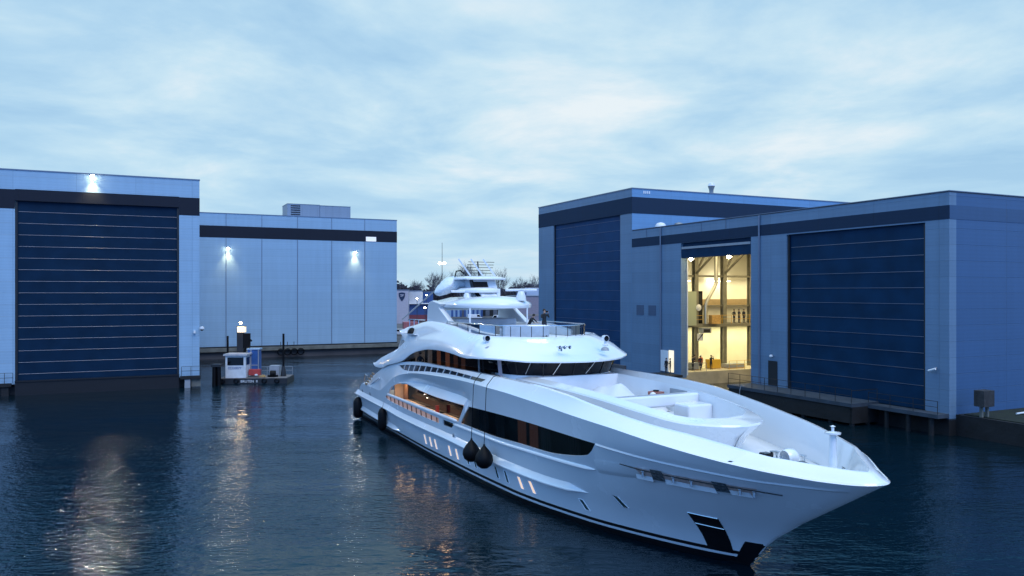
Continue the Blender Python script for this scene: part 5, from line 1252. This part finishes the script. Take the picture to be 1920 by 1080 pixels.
mb.prism([(a * 1.05, b_ * 1.05) for a, b_ in sh], 0, .1, fn=lambda a, b, c: (2.45 + a, -c - .02, 7.9 + b)); em = mb.build('shield_emblem', mat('navy_emblem', (.01, .025, .07), .5), bx)
MB().prism([(-.6, .75), (.6, .75), (.5, .55), (-.5, .55)], 0, .03, fn=lambda a, b, c: (2.45 + a, -c - .125, 7.9 + b)).build('emblem_bar', lil, em)
MB().prism([(-.45, .3), (.45, .5), (.4, .3), (-.35, .1)], 0, .03, fn=lambda a, b, c: (2.45 + a, -c - .125, 7.9 + b)).build('emblem_stroke', lil, em)
MB().box(-.6, .8, -.3, -.02, 0, 2.6).build('lean_to', mau, bx)
bx, w_, h_ = fbuild('warehouse', 765, 792, 546, 250, 'pale box shaped warehouse above a blue striped lower wall, left of the mast', mat('pale_grey_cladding', (.50, .52, .56), .6, var=.05))
MB().box(0, w_ + 3, -.6, -.05, 2.2, 5.6).build('blue_lower_wall', blu, bx); MB().box(0, w_ + 3, -.65, -.06, 0.2, 2.2).build('red_plinth', mat('dull_red', (.20, .05, .07), .6), bx); MB().box(-.2, w_ + 4.5, -1.6, 0, 5.6, 5.9).build('canopy', M['white'], bx)
fbuild('warehouse', 789, 812, 548, 262, 'dark blue warehouse behind the stay of the yacht mast', blu)
bx, w_, h_ = fbuild('warehouse', 836, 905, 570, 300, 'long low pale blue warehouse seen under the hard top', mat('light_blue_cladding', (.26, .38, .52), .5, var=.1))
mb = MB(); [mb.box(2 + 1.6 * k, 2.8 + 1.6 * k, -.05, -.01, 0, 4.2) for k in range(8)]; mb.build('dark_door', blu, bx)
bx, w_, h_ = fbuild('warehouse', 900, 960, 566, 310, 'dark warehouse with black doors seen under the hard top', mat('slate_cladding', (.12, .15, .20), .6, var=.2))
mb = MB(); [mb.box(.8 + 3 * k, 2.2 + 3 * k, -.05, -.01, 0, 4.6) for k in range(4)]; mb.build('dark_door', M['steel_d'], bx)
bx, w_, h_ = fbuild('warehouse', 958, 1030, 556, 215, 'mauve long warehouse between the sun deck people and the mast', mau)
MB().box(-.02, w_, -.1, -.01, 0, 1.5).build('dark_plinth', mat('brown_plinth', (.08, .07, .06), .8), bx); MB().box(0, w_, -.1, -.01, 2.9, 3.3).build('window_strip', mat('tan_strip', (.30, .27, .24), .6), bx)
bx, w_, h_ = fbuild('warehouse', 985, 1040, 541, 290, 'pale blue warehouse with a white roof edge, farthest right before the hangar', mat('pale_blue_cladding', (.42, .50, .62), .5), roof=M['white'])
fbuild('container_stack', 971, 987, 549.5, 285, 'deep blue container stack behind the open array radar', mat('deep_blue', (.02, .06, .30), .5), deep=5)
# cars
def car(u, v, depth, rz, col, label, van=False):
    x, y, z = at(u, v, depth); r_ = empty('parked_van' if van else 'parked_car', (x, y, FG + .02), R(rz), label, 'van' if van else 'car', 'vehicles parked on the far shore')
    if van: prof = [(-2.4, .35), (2.4, .35), (2.45, .9), (2.0, 1.15), (1.5, 1.95), (-2.35, 2.0), (-2.45, 1.0)]
    else: prof = [(-2.1, .3), (2.1, .3), (2.15, .75), (1.2, .9), (.6, 1.4), (-1.2, 1.42), (-1.9, .95), (-2.15, .85)]
    MB().prism(prof, -.9, .9, fn=lambda a, b, c: (a, c, b)).build('body', mat('car_paint', col, .3, coat=.5), r_, bevel=.08)
    wp = [(1.9, 1.2), (1.45, 1.85), (.7, 1.88), (.7, 1.2)] if van else [(1.1, .92), (.58, 1.34), (-1.15, 1.36), (-1.75, .95)]
    MB().prism(wp, -.92, .92, fn=lambda a, b, c: (a, c, b)).build('window', M['glass_d'], r_)
    for a in (-1.35, 1.35):
        for s_ in (-.82, .82): MB().lathe([(0, -.12), (.33, -.1), (.33, .1), (0, .12)], (a, s_, .33), 12, axis='y').build('wheel', M['black'], r_)
car(890, 594, 262, 10, (.75, .77, .8), 'white van parked on the far shore, seen left under the hard top', True)
car(935, 596, 255, 185, (.75, .77, .8), 'white van parked on the far shore, seen right under the hard top', True)
car(915, 599, 238, 8, (.10, .12, .15), 'dark car parked between the two white vans on the far shore')
car(873, 601, 232, 5, (.35, .38, .42), 'silver car parked on the far shore nearest the hard top leg')
car(905, 606, 205, 185, (.05, .06, .09), 'near black car parked in front row on the far shore')
car(752, 628, 170, 20, (.55, .57, .62), 'pale car parked at the foot of the lilac warehouse')
car(783, 612, 190, 15, (.6, .62, .66), 'silver car parked left of the hard top leg on the far shore')
rc = empty('red_container', at(757, 625, 178)[:2] + (FG,), R(15), 'faded red container beside the pale car near the long hall', 'container')
MB().box(0, 3.2, 0, 2.4, 0, 2.6).build('box', mat('faded_red', (.45, .16, .18), .7, var=.2), rc); MB().box(.05, 3.15, -.04, -.005, .1, 2.5).build('door', mat('faded_red_door', (.38, .13, .15), .7, var=.2), rc)
# tall lamp post with floodlights
def post(u, vtop, depth, label, n=2, glow='lampglow', power=0, dv=0):
    x, y, zt = at(u, vtop, depth); r_ = empty('light_mast', (x, y, FG), 0, label, 'light mast')
    MB().tube([(0, 0, 0), (0, 0, zt - FG)], [.14, .05], 6).build('pole', M['steel_d'], r_)
    zl = 11 - (dv - 548) / 1486 * depth - FG
    MB().box(-.9, .9, -.1, .1, zl - .1, zl + .1).build('crossarm', M['steel_d'], r_)
    for k in range(n): MB().lathe([(0, -.3), (.3, -.2), (.36, 0), (.3, .2), (0, .3)], ((k - (n - 1) / 2) * 1.1, -.3, zl - .1), 10).build('lamp', M[glow], r_, smooth=60)
post(829, 455, 200, 'tall thin mast with two glowing floodlights behind the yacht', 2, dv=493)
def slamp(u, v, depth, label):
    x, y, z = at(u, v, depth); r_ = empty('street_lamp', (x, y, FG), 0, label, 'lamp', 'street lamps on the far shore')
    MB().tube([(0, 0, 0), (0, 0, z - FG)], .08, 5).build('post', M['steel_d'], r_); MB().lathe([(0, -.2), (.3, 0), (0, .2)], (0, -.2, z - FG), 8).build('lamp', M['lampglow'], r_)
slamp(800, 553, 250, 'small lit street lamp on the far shore right of the blue wall'); slamp(789, 548, 320, 'small lit street lamp at the foot of the far trees'); slamp(782, 560, 230, 'small lit street lamp in front of the pale box warehouse')
slamp(797, 577, 200, 'white street lamp head left of the hard top leg')
# distant wood
random.seed(11)
mb = MB()
tw_m = mat('bare_twigs', (.035, .032, .045), .95, var=.3, vscale=.2); tw_t = mat('bare_branches', (.085, .085, .11), .95, var=.3, vscale=.2)
for i in range(14000):
    u = random.uniform(735, 1030) if i % 4 else random.uniform(300, 1700); dep = random.uniform(330, 420)
    hgt = (12.4 + 1.2 * math.sin(u * .045) + .8 * math.sin(u * .21 + 1) + random.gauss(0, .5)) * (.4 + .6 * random.random() ** .3)
    x = (u - 960) / 1486 * dep; s_ = random.uniform(.2, .75); a = random.uniform(0, math.pi)
    z0 = FG + max(0, hgt - random.uniform(1, 4)); dx, dy = math.cos(a) * s_, math.sin(a) * s_; tl = random.uniform(-.6, .6)
    mb.add([(x - dx, dep - dy, z0), (x + dx, dep + dy, z0 + tl * .3), (x + dx * .6 + tl, dep + dy * .6, z0 + s_ * 1.7), (x - dx * .7 + tl, dep - dy * .6, z0 + s_ * 1.3)], [(0, 1, 2, 3)])
for k in range(-90, 200):
    u = 735 + 5 * k; dep = 425; x = (u - 960) / 1486 * dep; x2 = (u + 5.2 - 960) / 1486 * dep; hh = 9.5 + .8 * math.sin(k * .5) + random.uniform(-1, 1); mb.add([(x, dep, 0), (x2, dep, 0), (x2, dep, hh), (x, dep, hh + random.uniform(-1, 1)), (x, dep + 8, 0), (x2, dep + 8, 0)], [(0, 1, 2, 3), (3, 2, 5, 4)])
o = mb.build('woodland', tw_m); o['kind'] = 'stuff'
def bare_tree(u, vtop, depth, spread, label, seed, cat='tree'):
    rnd = random.Random(seed); x, y, zt = at(u, vtop, depth); H_ = (zt - FG) * 1.10
    r_ = empty('bare_tree', (x, y, FG), 0, label, cat, 'bare trees on the far shore')
    mt, mc = MB(), MB()
    def grow(mbx, p, d, ln, rad, lv):
        n = 3; pts = [p]; q = p.copy(); dd = d.copy()
        for i in range(n): dd = (dd + Vector((rnd.gauss(0, .13), rnd.gauss(0, .13), .05))).normalized(); q = q + dd * ln / n; pts.append(q.copy())
        mbx.tube(pts, [rad * (1 - .5 * i / n) for i in range(n + 1)], 5 if lv < 2 else 3, cap=False)
        if lv >= 5: return
        for k in range(4 if lv < 4 else 3):
            f = rnd.uniform(.45, 1); b_ = pts[min(n, int(f * n + .5))]; ang = rnd.uniform(0, 6.28); td = rnd.uniform(.35, .85) * spread
            nd = (dd + Vector((math.cos(ang) * td, math.sin(ang) * td, rnd.uniform(.12, .5)))).normalized()
            grow(mc, b_, nd, ln * rnd.uniform(.62, .82), max(.028, rad * .5), lv + 1)
    grow(mt, Vector((0, 0, 0)), Vector((0, 0, 1)), H_ * .34, H_ * .018, 0)
    mt.build('trunk', tw_t, r_)
    zmax = max(v[2] for v in mc.v); k = H_ / zmax; mc.v = [(v[0] * k if v[2] > H_ * .3 else v[0], v[1], v[2] if v[2] < H_ * .3 else H_ * .3 + (v[2] - H_ * .3) * (H_ * .7) / (zmax - H_ * .3)) for v in mc.v]
    mc.build('crown', tw_t, r_)
for a in ((806, 514, 330, .95, 'bare tree rising above the wood left of the yacht mast', 1), (818, 518, 350, .8, 'smaller bare tree just left of the wrapped mast dome', 2), (868, 497, 300, 1.0, 'tallest bare tree directly behind the mast antennas', 3), (887, 505, 320, 1.0, 'bare tree behind the antennas, on their right', 4),
          (938, 508, 300, 1.1, 'broad round bare tree right of the mast', 5), (964, 524, 330, 1.0, 'low bare tree between the round tree and the hangar', 6), (1001, 520, 300, 1.0, 'dark bare tree half hidden by the right hangar', 7), (770, 528, 360, 1.0, 'low bare tree near the long pale hall', 8), (751, 533, 360, 1.1, 'low bare tree at the very corner of the long pale hall', 9)):
    bare_tree(*a)
